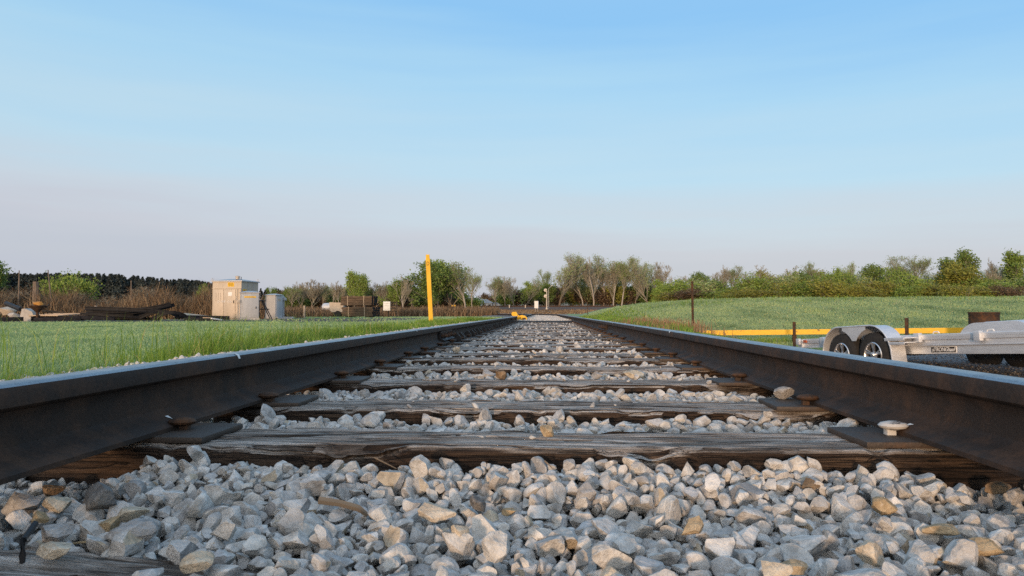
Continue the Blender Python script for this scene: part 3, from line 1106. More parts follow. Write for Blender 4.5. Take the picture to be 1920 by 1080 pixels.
# bank, east side
X, Y, d_ = scatter_px(230000, 1035, 2150, 15, 62, rg, 1.15)
x0 = 1.6 + 1.0 * ss(5, 12, Y)
keep = (X > 2.2) & ((Y > 17.2 + .5 * np.sin(X * 1.7)) | (X < x0 + .5)) & (X > 2.0 + .02 * Y)
X, Y, d_ = X[keep], Y[keep], d_[keep]
c = nz2(X, Y, .8, 4) + .6 * nz2(X, Y, 2.6, 1)
P = np.stack([X, Y, height(X, Y) - .012], 1)
hg = (.075 + .055 * c) * rg.uniform(.5, 1.35, len(X)) * (1 + d_ * .012)
V1, F1 = blades(P, np.maximum(hg, .03), np.maximum(.010, .0015 * d_), rg.uniform(.2, .9, len(X)), rg)
me = np_mesh('bank_grass', V1, F1)
tag(obj('bank_grass', me, M['grass_mound']), 'mown pale green grass covering the bank behind the yellow beam', 'grass', kind='stuff')
# brighter verge on the east side of the track and around the beam
n = 16000
Y = 9 + 40 * rg.random(n) ** 1.2; X = 2.35 + np.abs(rg.normal(0, .55, n)) * (1 + .02 * Y)
P = np.stack([X, Y, height(X, Y) - .01], 1)
V1, F1 = blades(P, rg.uniform(.08, .22, n) * np.where(X / Y > .205, .25, 1.0), np.maximum(.008, .0014 * Y), rg.uniform(.1, .7, n), rg)
n = 9000
X = rg.uniform(3.8, 13, n); Y = 17.0 + rg.random(n) ** 1.5 * 3.2
P = np.stack([X, Y, height(X, Y) - .01], 1)
V2, F2 = blades(P, rg.uniform(.03, .09, n) + .11 * (Y > 19.3), np.full(n, .02), rg.uniform(.1, .7, n), rg)
me = np_mesh('verge_grass', np.concatenate([V1, V2]), np.concatenate([F1, F2 + len(V1)]))
n = 9000
X, Y, d_ = scatter_px(n, 1180, 2100, 36, 60, rg)
k_ = nz2(X, Y, .6, 2)
P = np.stack([X, Y, height(X, Y) - .01], 1)
V3, F3 = blades(P, rg.uniform(.05, .22, n) * np.clip(1 + 1.5 * k_, .3, 2), np.full(n, .03), rg.uniform(.1, .7, n), rg)
V4 = np.empty(len(me.vertices) * 3, np.float32); me.vertices.foreach_get('co', V4)
me = np_mesh('verge_grass', np.concatenate([V4.reshape(-1, 3), V3]), np.concatenate([F1, F2 + len(V1), F3 + len(V1) + len(V2)]))
tag(obj('verge_grass', me, M['grass_tall']), 'longer green grass at the foot of the bank and under the yellow beam', 'grass', kind='stuff')
# dandelions in the bank
X, Y, d_ = scatter_px(260, 1250, 1950, 19, 42, rg)
v, f = ICO[1]
Vd = (v[None] * np.array([.015, .015, .01])[None, None] * (1 + d_[:, None, None] * .01)) + np.stack([X, Y, height(X, Y) + .10], 1)[:, None]
Fd = f[None] + (np.arange(len(X)) * len(v))[:, None, None]
M['dandelion'] = simple('dandelion', (.55, .45, .12), (.6, .55, .3), 3)
tag(obj('dandelion_flowers', np_mesh('dandelion_flowers', Vd.reshape(-1, 3), Fd.reshape(-1, 3)), M['dandelion']), 'tiny yellow flower heads scattered over the bank grass', 'flowers', kind='stuff')


# dry brown stems
def dry_patch(name, X, Y, hmin, hmax, wid, m, lab, r, lean=.45, fork=True, vary=0):
    n = len(X)
    P = np.stack([X, Y, height(X, Y) - .02], 1)
    h = r.uniform(hmin, hmax, n)
    if vary: h = h * np.clip(1 + vary * nz2(X, Y, .45, 7), .35, 1.7)
    V1, F1 = blades(P, h, wid, r.uniform(.02, lean, n), r)
    if fork:
        Q = P + np.stack([r.normal(0, .05, n), r.normal(0, .05, n), h * r.uniform(.3, .7, n)], 1)
        V2, F2 = blades(Q, h * .45, wid * .7, r.uniform(.4, 1.2, n), r)
        V1, F1 = np.concatenate([V1, V2]), np.concatenate([F1, F2 + len(V1)])
    tag(obj(name, np_mesh(name, V1, F1), m), lab, 'dry grass', kind='stuff')


X, Y, d_ = scatter_px(26000, -200, 500, 43, 54, rg)
k = nz2(X, Y, .35, 2)
keep = rg.random(len(X)) < np.clip(.7 + k * 1.3, .1, 1)
dry_patch('dry_grass', X[keep], Y[keep], .5, 1.5, np.full(keep.sum(), .035), M['dry'], 'tangle of dead brown reeds behind the scrap and the cabinets', rg, .7, vary=1.5)
X, Y, d_ = scatter_px(22000, 520, 935, 62, 84, rg)
keep = X < -4.2
dry_patch('dry_grass', X[keep], Y[keep], .35, .95, np.full(keep.sum(), .05), M['dry'], 'field of tan dead reeds behind the tie bundles and the yellow post', rg, vary=.8)
X, Y, d_ = scatter_px(7000, 880, 1120, 98, 150, rg)
dry_patch('dry_grass', X, Y, .15, .4, np.full(len(X), .09), M['dry'], 'thin tan grass on the flat before the main line', rg, .8, False)
X = rg.normal(2.75, .35, 900); Y = rg.uniform(12.5, 22, 900)
keep = rg.random(900) < .8
dry_patch('dry_grass', X[keep], Y[keep], .15, .34, np.full(keep.sum(), .014), M['dry_red'], 'reddish dry seed stalks beside the brown rail', rg, .3)

# ------------------------------------------------------------------ trees
def skeleton(r, H, spread, levels, trunk_frac, n_main, up, crook=.12, stems=1):
    segs = []; tips = []
    def grow(p, dirv, L, rad, lev):
        n = 4 if lev == 0 else 3
        pts = [p]; q = p.copy(); dv = dirv.copy()
        for i in range(n):
            dv = (dv + Vector(r.normal(0, crook, 3)) + Vector((0, 0, up * .12 * (lev > 0)))).normalized()
            q = q + dv * (L / n); pts.append(q.copy())
        segs.append((pts, rad, rad * (.45 if lev == 0 else .3), lev))
        if lev >= levels:
            tips.append((pts[1], pts[-1])); return
        k = n_main if lev == 0 else int(r.integers(3, 6))
        for j in range(k):
            t = r.uniform(trunk_frac if lev == 0 else .25, 1.0)
            i = min(int(t * n), n - 1); w = t * n - i
            b = pts[i].lerp(pts[i + 1], w)
            az = r.uniform(0, 2 * math.pi)
            side = Vector((math.cos(az), math.sin(az), 0))
            ang = r.uniform(.5, 1.0) * spread
            nd = (dv * math.cos(ang) + side * math.sin(ang) + Vector((0, 0, up * .3))).normalized()
            grow(b, nd, L * (r.uniform(.38, .62) if lev == 0 else r.uniform(.45, .7)) * (1.25 - .5 * t), rad * (.42 if lev == 0 else .5), lev + 1)
        grow(pts[-1], dv, L * .4, rad * .45, lev + 1)
    for s_ in range(stems):
        a = r.uniform(0, 6.28)
        lean = .06 if stems == 1 else .3
        grow(Vector((r.normal(0, .1 * (stems > 1)), r.normal(0, .1 * (stems > 1)), -.1)), Vector((math.cos(a) * lean, math.sin(a) * lean, 1)).normalized(), H * (.72 if stems == 1 else r.uniform(.5, .7)), H * .018 / (stems ** .4), 0)
    return segs, tips


def leaf_quads(C, size, r):
    n = len(C)
    a = r.normal(size=(n, 3)); a /= np.linalg.norm(a, axis=1, keepdims=True)
    b = np.cross(a, r.normal(size=(n, 3))); b /= np.linalg.norm(b, axis=1, keepdims=True)
    s = size * r.uniform(.5, 1.3, (n, 1))
    V = np.stack([C - a * s, C + b * s * .55, C + a * s, C - b * s * .55], 1).reshape(-1, 3)
    return V, np.arange(n * 4).reshape(n, 4)


def tri_tubes(segs, k=3):
    V = []; Fc = []; n0 = 0
    for pts, r0, r1, lev in segs:
        n = len(pts)
        nn = 6 if lev == 0 else (4 if lev == 1 else 3)
        for i, p in enumerate(pts):
            t = (pts[min(i + 1, n - 1)] - pts[max(i - 1, 0)]).normalized()
            a = t.cross(Vector((.3, .5, .81))).normalized(); b = t.cross(a)
            rad = r0 + (r1 - r0) * i / (n - 1)
            for j in range(nn):
                th = 2 * math.pi * j / nn
                V.append(tuple(p + (a * math.cos(th) + b * math.sin(th)) * rad))
        for i in range(n - 1):
            for j in range(nn):
                q = n0 + i * nn + j; w = n0 + i * nn + (j + 1) % nn
                Fc.append((q, w, w + nn, q + nn))
        n0 = len(V)
    return np.array(V), np.array(Fc)


def make_tree(seed, H=10, spread=.8, levels=3, trunk_frac=.35, n_main=9, up=.5, leaves=0, lsize=.22, cloud=.5, stems=1, twig=.012):
    r = np.random.default_rng(seed)
    segs, tips = skeleton(r, H, spread, levels, trunk_frac, n_main, up, stems=stems)
    zmax = max(p.z for s_ in segs for p in s_[0])
    k = H / zmax
    tv, tf = tri_tubes([s_ for s_ in segs if s_[3] == 0])
    bs = [(p, max(a, twig * 1.0), max(b, twig * .7), l) for p, a, b, l in segs if l > 0]
    bv, bf = tri_tubes(bs)
    trunk = np_mesh('trunk', tv * k, tf, True)
    nb = len(bf)
    if leaves:
        idx = r.integers(len(tips), size=leaves)
        t = r.random((leaves, 1))
        A = np.array([tips[i][0][:] for i in idx]); B = np.array([tips[i][1][:] for i in idx])
        C = A + (B - A) * t * 1.1 + r.normal(0, cloud, (leaves, 3)) * np.array([1, 1, .8])
        C = C[C[:, 2] > .15]
        lv, lf = leaf_quads(C, lsize, r)
        Vc = np.concatenate([bv, lv]); Fcn = np.concatenate([bf, lf + len(bv)])
    else: Vc, Fcn = bv, bf
    crown = np_mesh('crown', Vc * k, Fcn)
    mi = np.zeros(len(Fcn), int); mi[nb:] = 1
    crown.polygons.foreach_set('material_index', mi)
    pts = np.concatenate([Vc, tv]) * k
    w = np.percentile(np.abs(pts[:, :2]), 96) * 2
    return dict(trunk=trunk, crown=crown, H=H, W=w)


def make_conifer(seed, H=10, W=5.2, pw=.75):
    r = np.random.default_rng(seed)
    trunk = MB().tube([(0, 0, -.1), (0, 0, H * .5), (0, 0, H * .97)], [H * .014, H * .008, .01], 6).mesh('trunk')
    V = []
    C = []
    for i in range(900):
        t = r.random() ** .8
        z = H * (.06 + .94 * t)
        rad = W / 2 * (1 - t) ** pw * (.35 + .65 * r.random()) * (1 + .25 * math.sin(t * 40))
        a = r.uniform(0, 6.283)
        C.append((rad * math.cos(a), rad * math.sin(a), z - rad * .25))
    lv, lf = leaf_quads(np.array(C), .42, r)
    crown = np_mesh('crown', lv, lf)
    crown.polygons.foreach_set('material_index', np.ones(len(lf), int))
    return dict(trunk=trunk, crown=crown, H=H, W=W)


T = {}
for s_ in (1, 2, 3): T['leafy%d' % s_] = make_tree(40 + s_, 10, .9, 3, .12, 14, .45, 5200, .23, .55)
for s_ in (1, 2, 3, 4): T['sparse%d' % s_] = make_tree(60 + s_, 10, .72, 4, .22, 15, .6, 2900, .105, .34, twig=.010)
for s_ in (1, 2, 3): T['bare%d' % s_] = make_tree(80 + s_, 10, .62, 4, .2, 13, .75, 0, twig=.018)
for s_ in (1, 2): T['poplar%d' % s_] = make_tree(90 + s_, 10, .5, 3, .12, 16, .85, 3200, .22, .38)
for s_ in (1, 2, 3): T['shrub%d' % s_] = make_tree(20 + s_, 3, 1.0, 2, .15, 6, .4, 3000, .10, .26, stems=7)
for s_ in (1, 2): T['brush%d' % s_] = make_tree(30 + s_, 3, .95, 3, .15, 8, .5, 2600, .06, .2, stems=7, twig=.010)
T['dead1'] = make_tree(71, 10, 1.05, 4, .22, 7, .35, 0, twig=.026)
for s_ in (1, 2): T['conifer%d' % s_] = make_conifer(s_)
for s_, W_, p_ in ((3, 7.5, .5), (4, 6.2, .38), (5, 4.6, .6)): T['conifer%d' % s_] = make_conifer(s_, 10, W_, p_)
used = {}


def tree(kind, px, top, w, d, bark, leaf, label, group, name='tree', z=None, base=None, cat=None, rot=None):
    t = T[kind]
    p = at(px, 560, d)
    zg = hz(p.x, p.y) if z is None else z
    ztop = at(px, top, d).z
    Hh = max(ztop - zg, .5)
    wz = Hh / t['H']
    wx = (w / F * d) / t['W'] if w else wz
    e = empty(name, (p.x, p.y, zg), random.uniform(0, 6.28) if rot is None else rot, label, cat or ('shrub' if 'shrub' in name or 'bush' in name else 'tree'), group)
    for part, mt in (('trunk', [M[bark]]), ('crown', [M['twig' if 'bark_dark' != bark else bark], M[leaf]])):
        key = (kind, part, bark, leaf)
        if key not in used:
            me = t[part].copy(); me.name = part
            for m_ in mt: me.materials.append(m_)
            used[key] = me
        o = obj(part, used[key], mt, e)
    e.scale = (wx, wx, wz)
    return e


G1 = 'tall trees beyond the main line'; G2 = 'trees behind the dry reeds'; G3 = 'trees along the bank crest'; G4 = 'shrubs along the bank crest'
TREES = [
    # kind, px, top, width, depth, bark, leaf, label, group
    ('sparse1', 1048, 476, 84, 170, 'bark', 'leaf_bud', 'broad grey-budded tree with a dark trunk just past the signal mast, widest crown there', G1),
    ('sparse2', 1094, 476, 52, 172, 'bark_pale', 'leaf_bud', 'tall thin-crowned tree with a pale straight trunk next to the broad grey-budded one', G1),
    ('bare1', 1113, 481, 36, 168, 'bark_pale', 'leaf_bud', 'bare leaning tree with a whitish trunk among the tall group beyond the main line', G1),
    ('sparse3', 1131, 479, 46, 174, 'bark_pale', 'leaf_bud', 'pale-trunked budding tree in the middle of the tall group beyond the main line', G1),
    ('bare2', 1150, 486, 32, 170, 'bark_pale', 'leaf_bud', 'leafless whitish tree standing slightly lower in the tall group', G1),
    ('sparse4', 1165, 482, 40, 169, 'bark_pale', 'leaf_green', 'slender tree with green leaf clumps and a pale trunk in the tall group', G1),
    ('sparse2', 1190, 487, 46, 173, 'bark', 'leaf_bud', 'twiggy tree between the green-clumped one and the round-crowned last one', G1),
    ('sparse1', 1217, 479, 58, 168, 'bark', 'leaf_bud', 'round twiggy tree that ends the tall group above the grass bank', G1),
    ('bare3', 1238, 490, 30, 175, 'bark', 'leaf_bud', 'small twiggy tree half hidden behind the round tree that ends the tall group', G1),
    ('sparse3', 931, 517, 34, 165, 'bark', 'leaf_bud', 'twiggy tree just beyond the house with the grey roof', G1),
    ('sparse4', 946, 518, 28, 166, 'bark', 'leaf_green', 'small half-leafed tree two trees past the house', G1),
    ('bare2', 964, 517, 28, 165, 'bark', 'leaf_bud', 'bare brownish tree midway between house and signal box', G1),
    ('sparse1', 986, 522, 44, 167, 'bark', 'leaf_green', 'low spreading tree with fresh leaves behind the white signal box', G1),
    ('leafy1', 1004, 530, 30, 168, 'bark', 'leaf_green', 'small bright green tree close behind the white signal box', G1),
    ('leafy2', 1022, 534, 30, 172, 'bark', 'leaf_mid', 'dark green tree right behind the signal mast', G1),
    # left of the house
    ('leafy3', 806, 514, 34, 118, 'bark', 'leaf_mid', 'green tree directly behind the yellow post', G2),
    ('leafy1', 822, 496, 84, 120, 'bark', 'leaf_mid', 'big dense green tree just past the yellow post', G2),
    ('leafy2', 852, 490, 84, 121, 'bark', 'leaf_green', 'tallest fresh green tree of the clump past the yellow post', G2),
    ('sparse3', 872, 489, 56, 119, 'bark_pale', 'leaf_green', 'half-bare tree with whitish twigs ending the green clump', G2),
    ('sparse4', 886, 510, 28, 118, 'bark_pale', 'leaf_green', 'small thin birch-like tree nearest the house on its yellow-post side', G2),
    ('poplar1', 775, 523, 34, 117, 'bark', 'leaf_mid', 'green rounded tree just before the yellow post, beside a white bare one', G2),
    ('bare1', 757, 515, 34, 115, 'bark_pale', 'leaf_bud', 'white bare tree with a leaning pale trunk behind the reeds', G2),
    ('leafy3', 737, 524, 32, 118, 'bark', 'leaf_green', 'green tree beside the white bare one, behind the white panel', G2),
    ('bare3', 722, 534, 24, 119, 'bark', 'leaf_brown', 'thin brown leafless tree over the white panel', G2),
    ('bare2', 704, 526, 34, 120, 'bark', 'leaf_brown', 'brown twiggy tree above the end of the tie bundles', G2),
    ('leafy2', 686, 516, 34, 119, 'bark', 'leaf_green', 'green tree with an uneven top above the tie bundles', G2),
    ('poplar2', 666, 509, 34, 121, 'bark', 'leaf_green', 'pointed green tree, tallest above the tie bundles', G2),
    ('bare1', 640, 528, 24, 122, 'bark_pale', 'leaf_bud', 'small white leafless tree before the pointed green one', G2),
    ('bare2', 623, 526, 24, 123, 'bark_pale', 'leaf_bud', 'small white leafless tree over the tan dump trailer', G2),
    ('sparse2', 604, 533, 26, 124, 'bark_pale', 'leaf_bud', 'pale low tree over the grey tank', G2),
    ('bare3', 583, 523, 34, 122, 'bark', 'leaf_bud', 'twiggy grey-brown tree past the cabinets, broadest of the bare ones', G2),
    ('bare1', 566, 526, 30, 123, 'bark', 'leaf_bud', 'bare grey tree with a thin crown beyond the wooden stake', G2),
    ('sparse4', 549, 537, 28, 121, 'bark', 'leaf_green', 'small green-leafed tree past the last cabinet', G2),
    ('leafy1', 536, 543, 24, 124, 'bark', 'leaf_mid', 'low green tree touching the roofline of the last cabinet', G2),
    # near left
    ('leafy2', 2, 488, 74, 52, 'bark', 'leaf_mid', 'green leafy tree at the edge of the field above the broken concrete', 'trees behind the scrap'),
    ('leafy3', 371, 538, 13, 60, 'bark', 'leaf_green', 'smaller of the two young green trees before the dark wood', 'trees behind the scrap'),
    ('leafy1', 387, 534, 17, 60, 'bark', 'leaf_green', 'taller of the two young green trees before the dark wood', 'trees behind the scrap'),
    # bank crest
    ('leafy1', 1255, 527, 34, 88, 'bark', 'leaf_green', 'bright green bushy tree right of the tall group, at the bank end', G3),
    ('bare3', 1285, 516, 30, 86, 'bark', 'leaf_brown', 'bare brown tree at the bank end, low and twiggy', G3),
    ('leafy2', 1317, 511, 34, 72, 'bark_pale', 'leaf_mid', 'green tree with two pale trunks behind the tall brown post', G3),
    ('bare1', 1344, 495, 30, 70, 'bark_pale', 'leaf_bud', 'tall white dead tree with a single straight trunk on the bank crest', G3),
    ('sparse3', 1354, 515, 20, 74, 'bark', 'leaf_mid', 'small dark-leafed tree just past the white dead tree', G3),
    ('sparse4', 1371, 498, 30, 72, 'bark', 'leaf_mid', 'open-crowned green tree midway between the two dead trees', G3),
    ('leafy3', 1396, 523, 34, 73, 'bark', 'leaf_mid', 'dark green bushy tree beside the forked dead tree', G3),
    ('dead1', 1419, 496, 54, 66, 'bark_pale', 'leaf_bud', 'forked dead tree with a thick pale trunk and wide bare limbs', G3),
    ('leafy1', 1450, 510, 40, 72, 'bark', 'leaf_olive', 'olive-green tree just past the forked dead tree', G3),
    ('bare2', 1478, 499, 32, 74, 'bark', 'leaf_brown', 'twiggy brown tree standing over the olive thicket', G3),
    ('leafy2', 1510, 508, 40, 73, 'bark', 'leaf_olive', 'olive tree next to the twiggy brown one, above the first trailer post', G3),
    ('sparse1', 1546, 489, 44, 70, 'bark', 'leaf_green', 'rounded budding tree above the trailer wheels', G3),
    ('leafy3', 1558, 503, 34, 71, 'bark', 'leaf_green', 'dense green tree in front of the rounded budding one', G3),
    ('sparse2', 1584, 490, 30, 72, 'bark', 'leaf_green', 'feathery green tree just past the rounded budding one', G3),
    ('leafy2', 1640, 496, 42, 70, 'bark', 'leaf_mid', 'mid-green tree standing alone above the aluminium fender', G3),
    ('leafy1', 1668, 512, 26, 72, 'bark', 'leaf_green', 'low green tree next to the mid-green one over the fender', G3),
    ('sparse3', 1696, 479, 40, 70, 'bark', 'leaf_bud', 'grey twiggy tree of the pair above the yellow beam', G3),
    ('sparse4', 1720, 478, 36, 69, 'bark', 'leaf_green', 'green-tinged tree of the pair above the yellow beam', G3),
    ('sparse2', 1742, 510, 22, 72, 'bark_pale', 'leaf_bud', 'small pale tree in the gap past the pair', G3),
    ('poplar1', 1782, 484, 32, 68, 'bark', 'leaf_mid', 'dark pointed poplar-like tree between the pair and the tall yellowish one', G3),
    ('poplar2', 1828, 466, 38, 70, 'bark', 'leaf_mid', 'tallest feathery tree on the bank, rising behind the yellowish one', G3),
    ('leafy3', 1812, 490, 52, 64, 'bark', 'leaf_olive', 'yellowish olive conical tree in front of the tallest one', G3),
    ('bare2', 1853, 504, 22, 66, 'bark_pale', 'leaf_brown', 'thin tree with bare pale stems above the rusty barrel', G3),
    ('bare1', 1872, 481, 20, 68, 'bark_pale', 'leaf_bud', 'slim leafless pale tree just past the rusty barrel', G3),
    ('poplar1', 1893, 476, 32, 67, 'bark', 'leaf_mid', 'dark feathery tree next to the slim leafless one', G3),
    ('poplar2', 1918, 470, 36, 66, 'bark', 'leaf_green', 'tall green tree cut by the picture edge on the bank', G3),
]
for kind, px, top, w, d, bark, leaf, lab, grp in TREES:
    lab = lab.replace('right of', 'past').replace('right behind', 'directly behind').replace('right next', 'next')
    tree(kind, px, top, w * {G3: 1.45, G2: 1.15, G1: 1.3}.get(grp, 1.1), d, bark, leaf, lab, grp)
# a dark round pine behind the house and the two clipped cones before it
tree('conifer1', 907, 549, 16, 230, 'bark_dark', 'needle', 'dark round evergreen rising behind the grey roof of the house', 'evergreens at the house')

# shrubs of the bank crest: a continuous olive thicket
rs = np.random.default_rng(77)
SHRUB_W = ['broad', 'low', 'rounded', 'dense', 'loose', 'wide', 'squat', 'full', 'uneven', 'spreading']
anchors = [(1250, 'at the thin end of the bank'), (1290, 'under the bare brown tree'), (1320, 'below the two-trunked green tree'), (1362, 'under the open-crowned green tree'), (1398, 'beside the thick pale trunk'),
           (1440, 'just past the thick pale trunk'), (1475, 'under the twiggy brown tree'), (1508, 'above the yellow beam end with the short post'), (1545, 'above the front trailer wheel'),
           (1582, 'above the rear trailer wheel'), (1618, 'over the fender hump'), (1652, 'over the fender end'), (1690, 'over the post behind the deck'), (1726, 'below the pair of budding trees'),
           (1762, 'below the dark pointed tree'), (1800, 'below the yellowish conical tree'), (1838, 'above the rusty barrel'), (1872, 'beside the barrel, under the slim pale tree'), (1908, 'at the picture edge, reddish')]
for i, (px, wh) in enumerate(anchors):
    red = (px in (1290, 1908))
    top = 543 - 13 * ss(1380, 1560, px) + rs.uniform(-11, 8)
    tree('shrub%d' % (i % 3 + 1), px + rs.uniform(-4, 4), float(top), 58, 58 + rs.uniform(-2, 3), 'bark', 'leaf_brown' if red else ('leaf_olive', 'leaf_olive', 'leaf_green', 'leaf_olive', 'leaf_olive')[i % 5],
         f'{SHRUB_W[i % 10]} {"brown" if red else ("olive", "olive", "fresh green", "olive", "olive")[i % 5]} shrub {wh}', G4, 'shrub')
    tree('shrub%d' % ((i + 1) % 3 + 1), px + 18, float(min(top, 540) - 12 + rs.uniform(-14, 10)), 56, 64 + rs.uniform(-2, 3), 'bark', ('leaf_green', 'leaf_bud', 'leaf_mid', 'leaf_green')[i % 4],
         f'second-row shrub behind the {SHRUB_W[i % 10]} one {wh}', G4, 'shrub')
# vine-covered hedge clump at left
for i, (px, top, w, lab) in enumerate(((95, 516, 44, 'fresh green vine-covered bush nearest the leafy tree'), (125, 513, 50, 'fresh green vine-covered bush, middle of the row of three'), (158, 517, 44, 'fresh green vine-covered bush beside the grey fence post'))):
    e = tree('shrub%d' % (i + 1), px, top, w, 50, 'bark', 'leaf_green', lab, 'green bushes behind the scrap', 'bush')
for i, (px, top, w, lab) in enumerate(((20, 545, 60, 'dead brown bush behind the broken concrete'), (60, 540, 52, 'dead brown bush behind the rusty funnel'), (140, 548, 70, 'dead brown bush below the green vine bushes'), (205, 553, 60, 'grey-brown bare bush beside the fence post'),
                                        (268, 535, 60, 'tall rust-brown bush standing before the dark wood'), (315, 548, 52, 'low rust-brown bush behind the tan sheet'), (355, 555, 46, 'brown bush below the two young green trees'), (398, 545, 34, 'brown bush touching the big cabinet'))):
    tree('brush%d' % (i % 2 + 1), px, top, w, 47 + (i % 3), 'bark', 'leaf_brown', lab, 'dead bushes behind the scrap', 'bush')
for i, (px, y0, y1, lean, lab) in enumerate(((36, 507, 560, 2, 'bare dead stem standing beside the leafy tree'), (90, 506, 540, -9, 'slanting dead stem poking out of the green bush'), (246, 526, 575, 1, 'single dead stem standing before the dark wood'), (67, 528, 578, 0, 'thick dark dead stump behind the rusty funnel'), (316, 550, 580, -6, 'short slanting dead stem behind the tan sheet'))):
    d = 46; a = at(px, y0, d); b_ = at(px + lean * -1, y1, d); b_.z = hz(b_.x, b_.y) - .1
    bb = MB().tube([b_, b_.lerp(a, .5) + Vector((.03, 0, 0)), a], [.07 if i != 3 else .22, .05 if i != 3 else .2, .03 if i != 3 else .16], 7)
    tag(bb.build('dead_stem', M['bark']), lab, 'dead stem', 'dead stems behind the scrap')
# underwood of the tall group: brown and green bushes beyond the main line
labs = ['behind the house wall', 'beside the house', 'two along from the house', 'behind the white marker stake', 'between the house and the signal box', 'behind the signal box', 'behind the signal mast', 'just past the signal mast',
        'below the broad grey-budded tree', 'below the pale straight trunk', 'below the leaning whitish trunk', 'in the middle under the tall group', 'below the slender green-clumped tree', 'below the last pale trunk', 'below the round last tree', 'where the bank begins', 'above the bank end']
for i, lb in enumerate(labs):
    px = 925 + i * 20.5
    tree('shrub%d' % (i % 3 + 1), px, 533 + float(rs.uniform(-4, 10)) + (8 if px < 1010 else 0), 42, 180 + float(rs.uniform(-6, 6)), 'bark_dark', ['leaf_brown', 'leaf_mid', 'leaf_brown', 'leaf_olive'][i % 4],
         f'{["brown", "dark green", "brown", "olive"][i % 4]} understorey bush {lb}', 'understorey bushes beyond the main line', 'bush')
labs = ['behind the last cabinet', 'behind the wooden stake', 'near the grey tank', 'behind the tan trailer', 'behind the tie bundles', 'above the bundle ends', 'behind the white panel', 'behind the brown rack', 'under the white bare tree', 'just before the yellow post', 'just past the yellow post', 'under the dense green tree', 'under the tallest green tree', 'under the half-bare tree']
for i, lb in enumerate(labs):
    px = 535 + i * 26.5
    tree('shrub%d' % (i % 3 + 1), px, 550 + float(rs.uniform(-6, 6)), 46, 126 + float(rs.uniform(-4, 4)), 'bark_dark', ['leaf_brown', 'leaf_mid', 'leaf_brown'][i % 3],
         f'{["brown", "green", "reddish brown"][i % 3]} underbrush bush {lb}', 'underbrush behind the dry reeds', 'bush')

# far-off woods that read as masses
def wood_mass(name, kinds, px0, px1, d0, d1, n, hfun, mats, lab, r):
    Vs, Fs, n0 = [], [], 0
    for i in range(n):
        px = r.uniform(px0, px1); d = r.uniform(d0, d1)
        p = at(px, 560, d); t = T[kinds[r.integers(len(kinds))]]
        me = t['crown']
        v = np.empty(len(me.vertices) * 3, np.float32); me.vertices.foreach_get('co', v); v = v.reshape(-1, 3)
        f = np.empty(len(me.loops), np.int32); me.loops.foreach_get('vertex_index', f); f = f.reshape(-1, 4)
        sel = r.random(len(f)) < (.8 if 'conifer' in name else .5); f = f[sel]
        u, inv = np.unique(f, return_inverse=True); v = v[u]; f = inv.reshape(f.shape).astype(np.int32)
        h = at(px, hfun(px, r), d).z - hz(p.x, p.y); s_ = h / t['H']
        a = r.uniform(0, 6.28); ca, sa = math.cos(a), math.sin(a)
        w = s_ * r.uniform(.85, 1.3)
        V = np.stack([(v[:, 0] * ca - v[:, 1] * sa) * w + p.x, (v[:, 0] * sa + v[:, 1] * ca) * w + p.y, v[:, 2] * s_ + hz(p.x, p.y)], 1)
        Vs.append(V); Fs.append(f + n0); n0 += len(V)
    o = obj(name, np_mesh(name, np.concatenate(Vs), np.concatenate(Fs)), mats)
    return tag(o, lab, 'wood', kind='stuff')


rw = np.random.default_rng(8)
wood_mass('conifer_forest', ['conifer1', 'conifer2', 'conifer5', 'conifer3', 'conifer1'], -180, 470, 215, 260, 620, lambda px, r: 519 + 14 * ss(150, 420, px) + r.uniform(-7, 6), [M['needle']], 'dark conifer wood far behind the scrap and the cabinets', rw)
wood_mass('conifer_forest', ['conifer1', 'conifer2'], 440, 700, 240, 280, 70, lambda px, r: 541 + 6 * ss(450, 650, px) + r.uniform(-3, 5), [M['needle']], 'low dark conifer wood far behind the bare trees', rw)
wood_mass('mixed_forest', ['sparse1', 'sparse2', 'sparse3', 'sparse4'], 1020, 1245, 178, 192, 11, lambda px, r: 493 + r.uniform(-7, 12), [M['leaf_bud']], 'feathery budding wood closing the tall group beyond the main line', rw)
wood_mass('mixed_forest', ['bare1', 'bare2', 'bare3'], 530, 800, 126, 140, 26, lambda px, r: 536 + r.uniform(-8, 8), [M['leaf_brown']], 'twiggy brown wood behind the bare trees and the tie bundles', rw)
wood_mass('mixed_forest', ['sparse1', 'sparse2', 'sparse3', 'sparse4'], 1380, 2060, 74, 82, 44, lambda px, r: 516 - 11 * ss(1450, 1800, px) + r.uniform(-12, 14), [M['leaf_bud']], 'feathery light green wood among the trees of the bank crest', rw)
wood_mass('mixed_forest', ['leafy1', 'leafy2', 'leafy3'], 520, 868, 130, 150, 75, lambda px, r: 545 + r.uniform(-10, 8), [M['leaf_mid']], 'green-brown wood filling the gaps behind the reeds', rw)
wood_mass('mixed_forest', ['leafy1', 'leafy2', 'shrub1'], 940, 1300, 188, 215, 60, lambda px, r: 541 + r.uniform(-6, 8), [M['leaf_mid']], 'dim green wood behind the tall group beyond the main line', rw)
wood_mass('mixed_forest', ['leafy1', 'leafy2', 'leafy3'], 1250, 2060, 78, 92, 46, lambda px, r: 543 - 8 * ss(1400, 1600, px) + r.uniform(-10, 8), [M['leaf_mid']], 'green wood closing the gaps along the bank crest', rw)

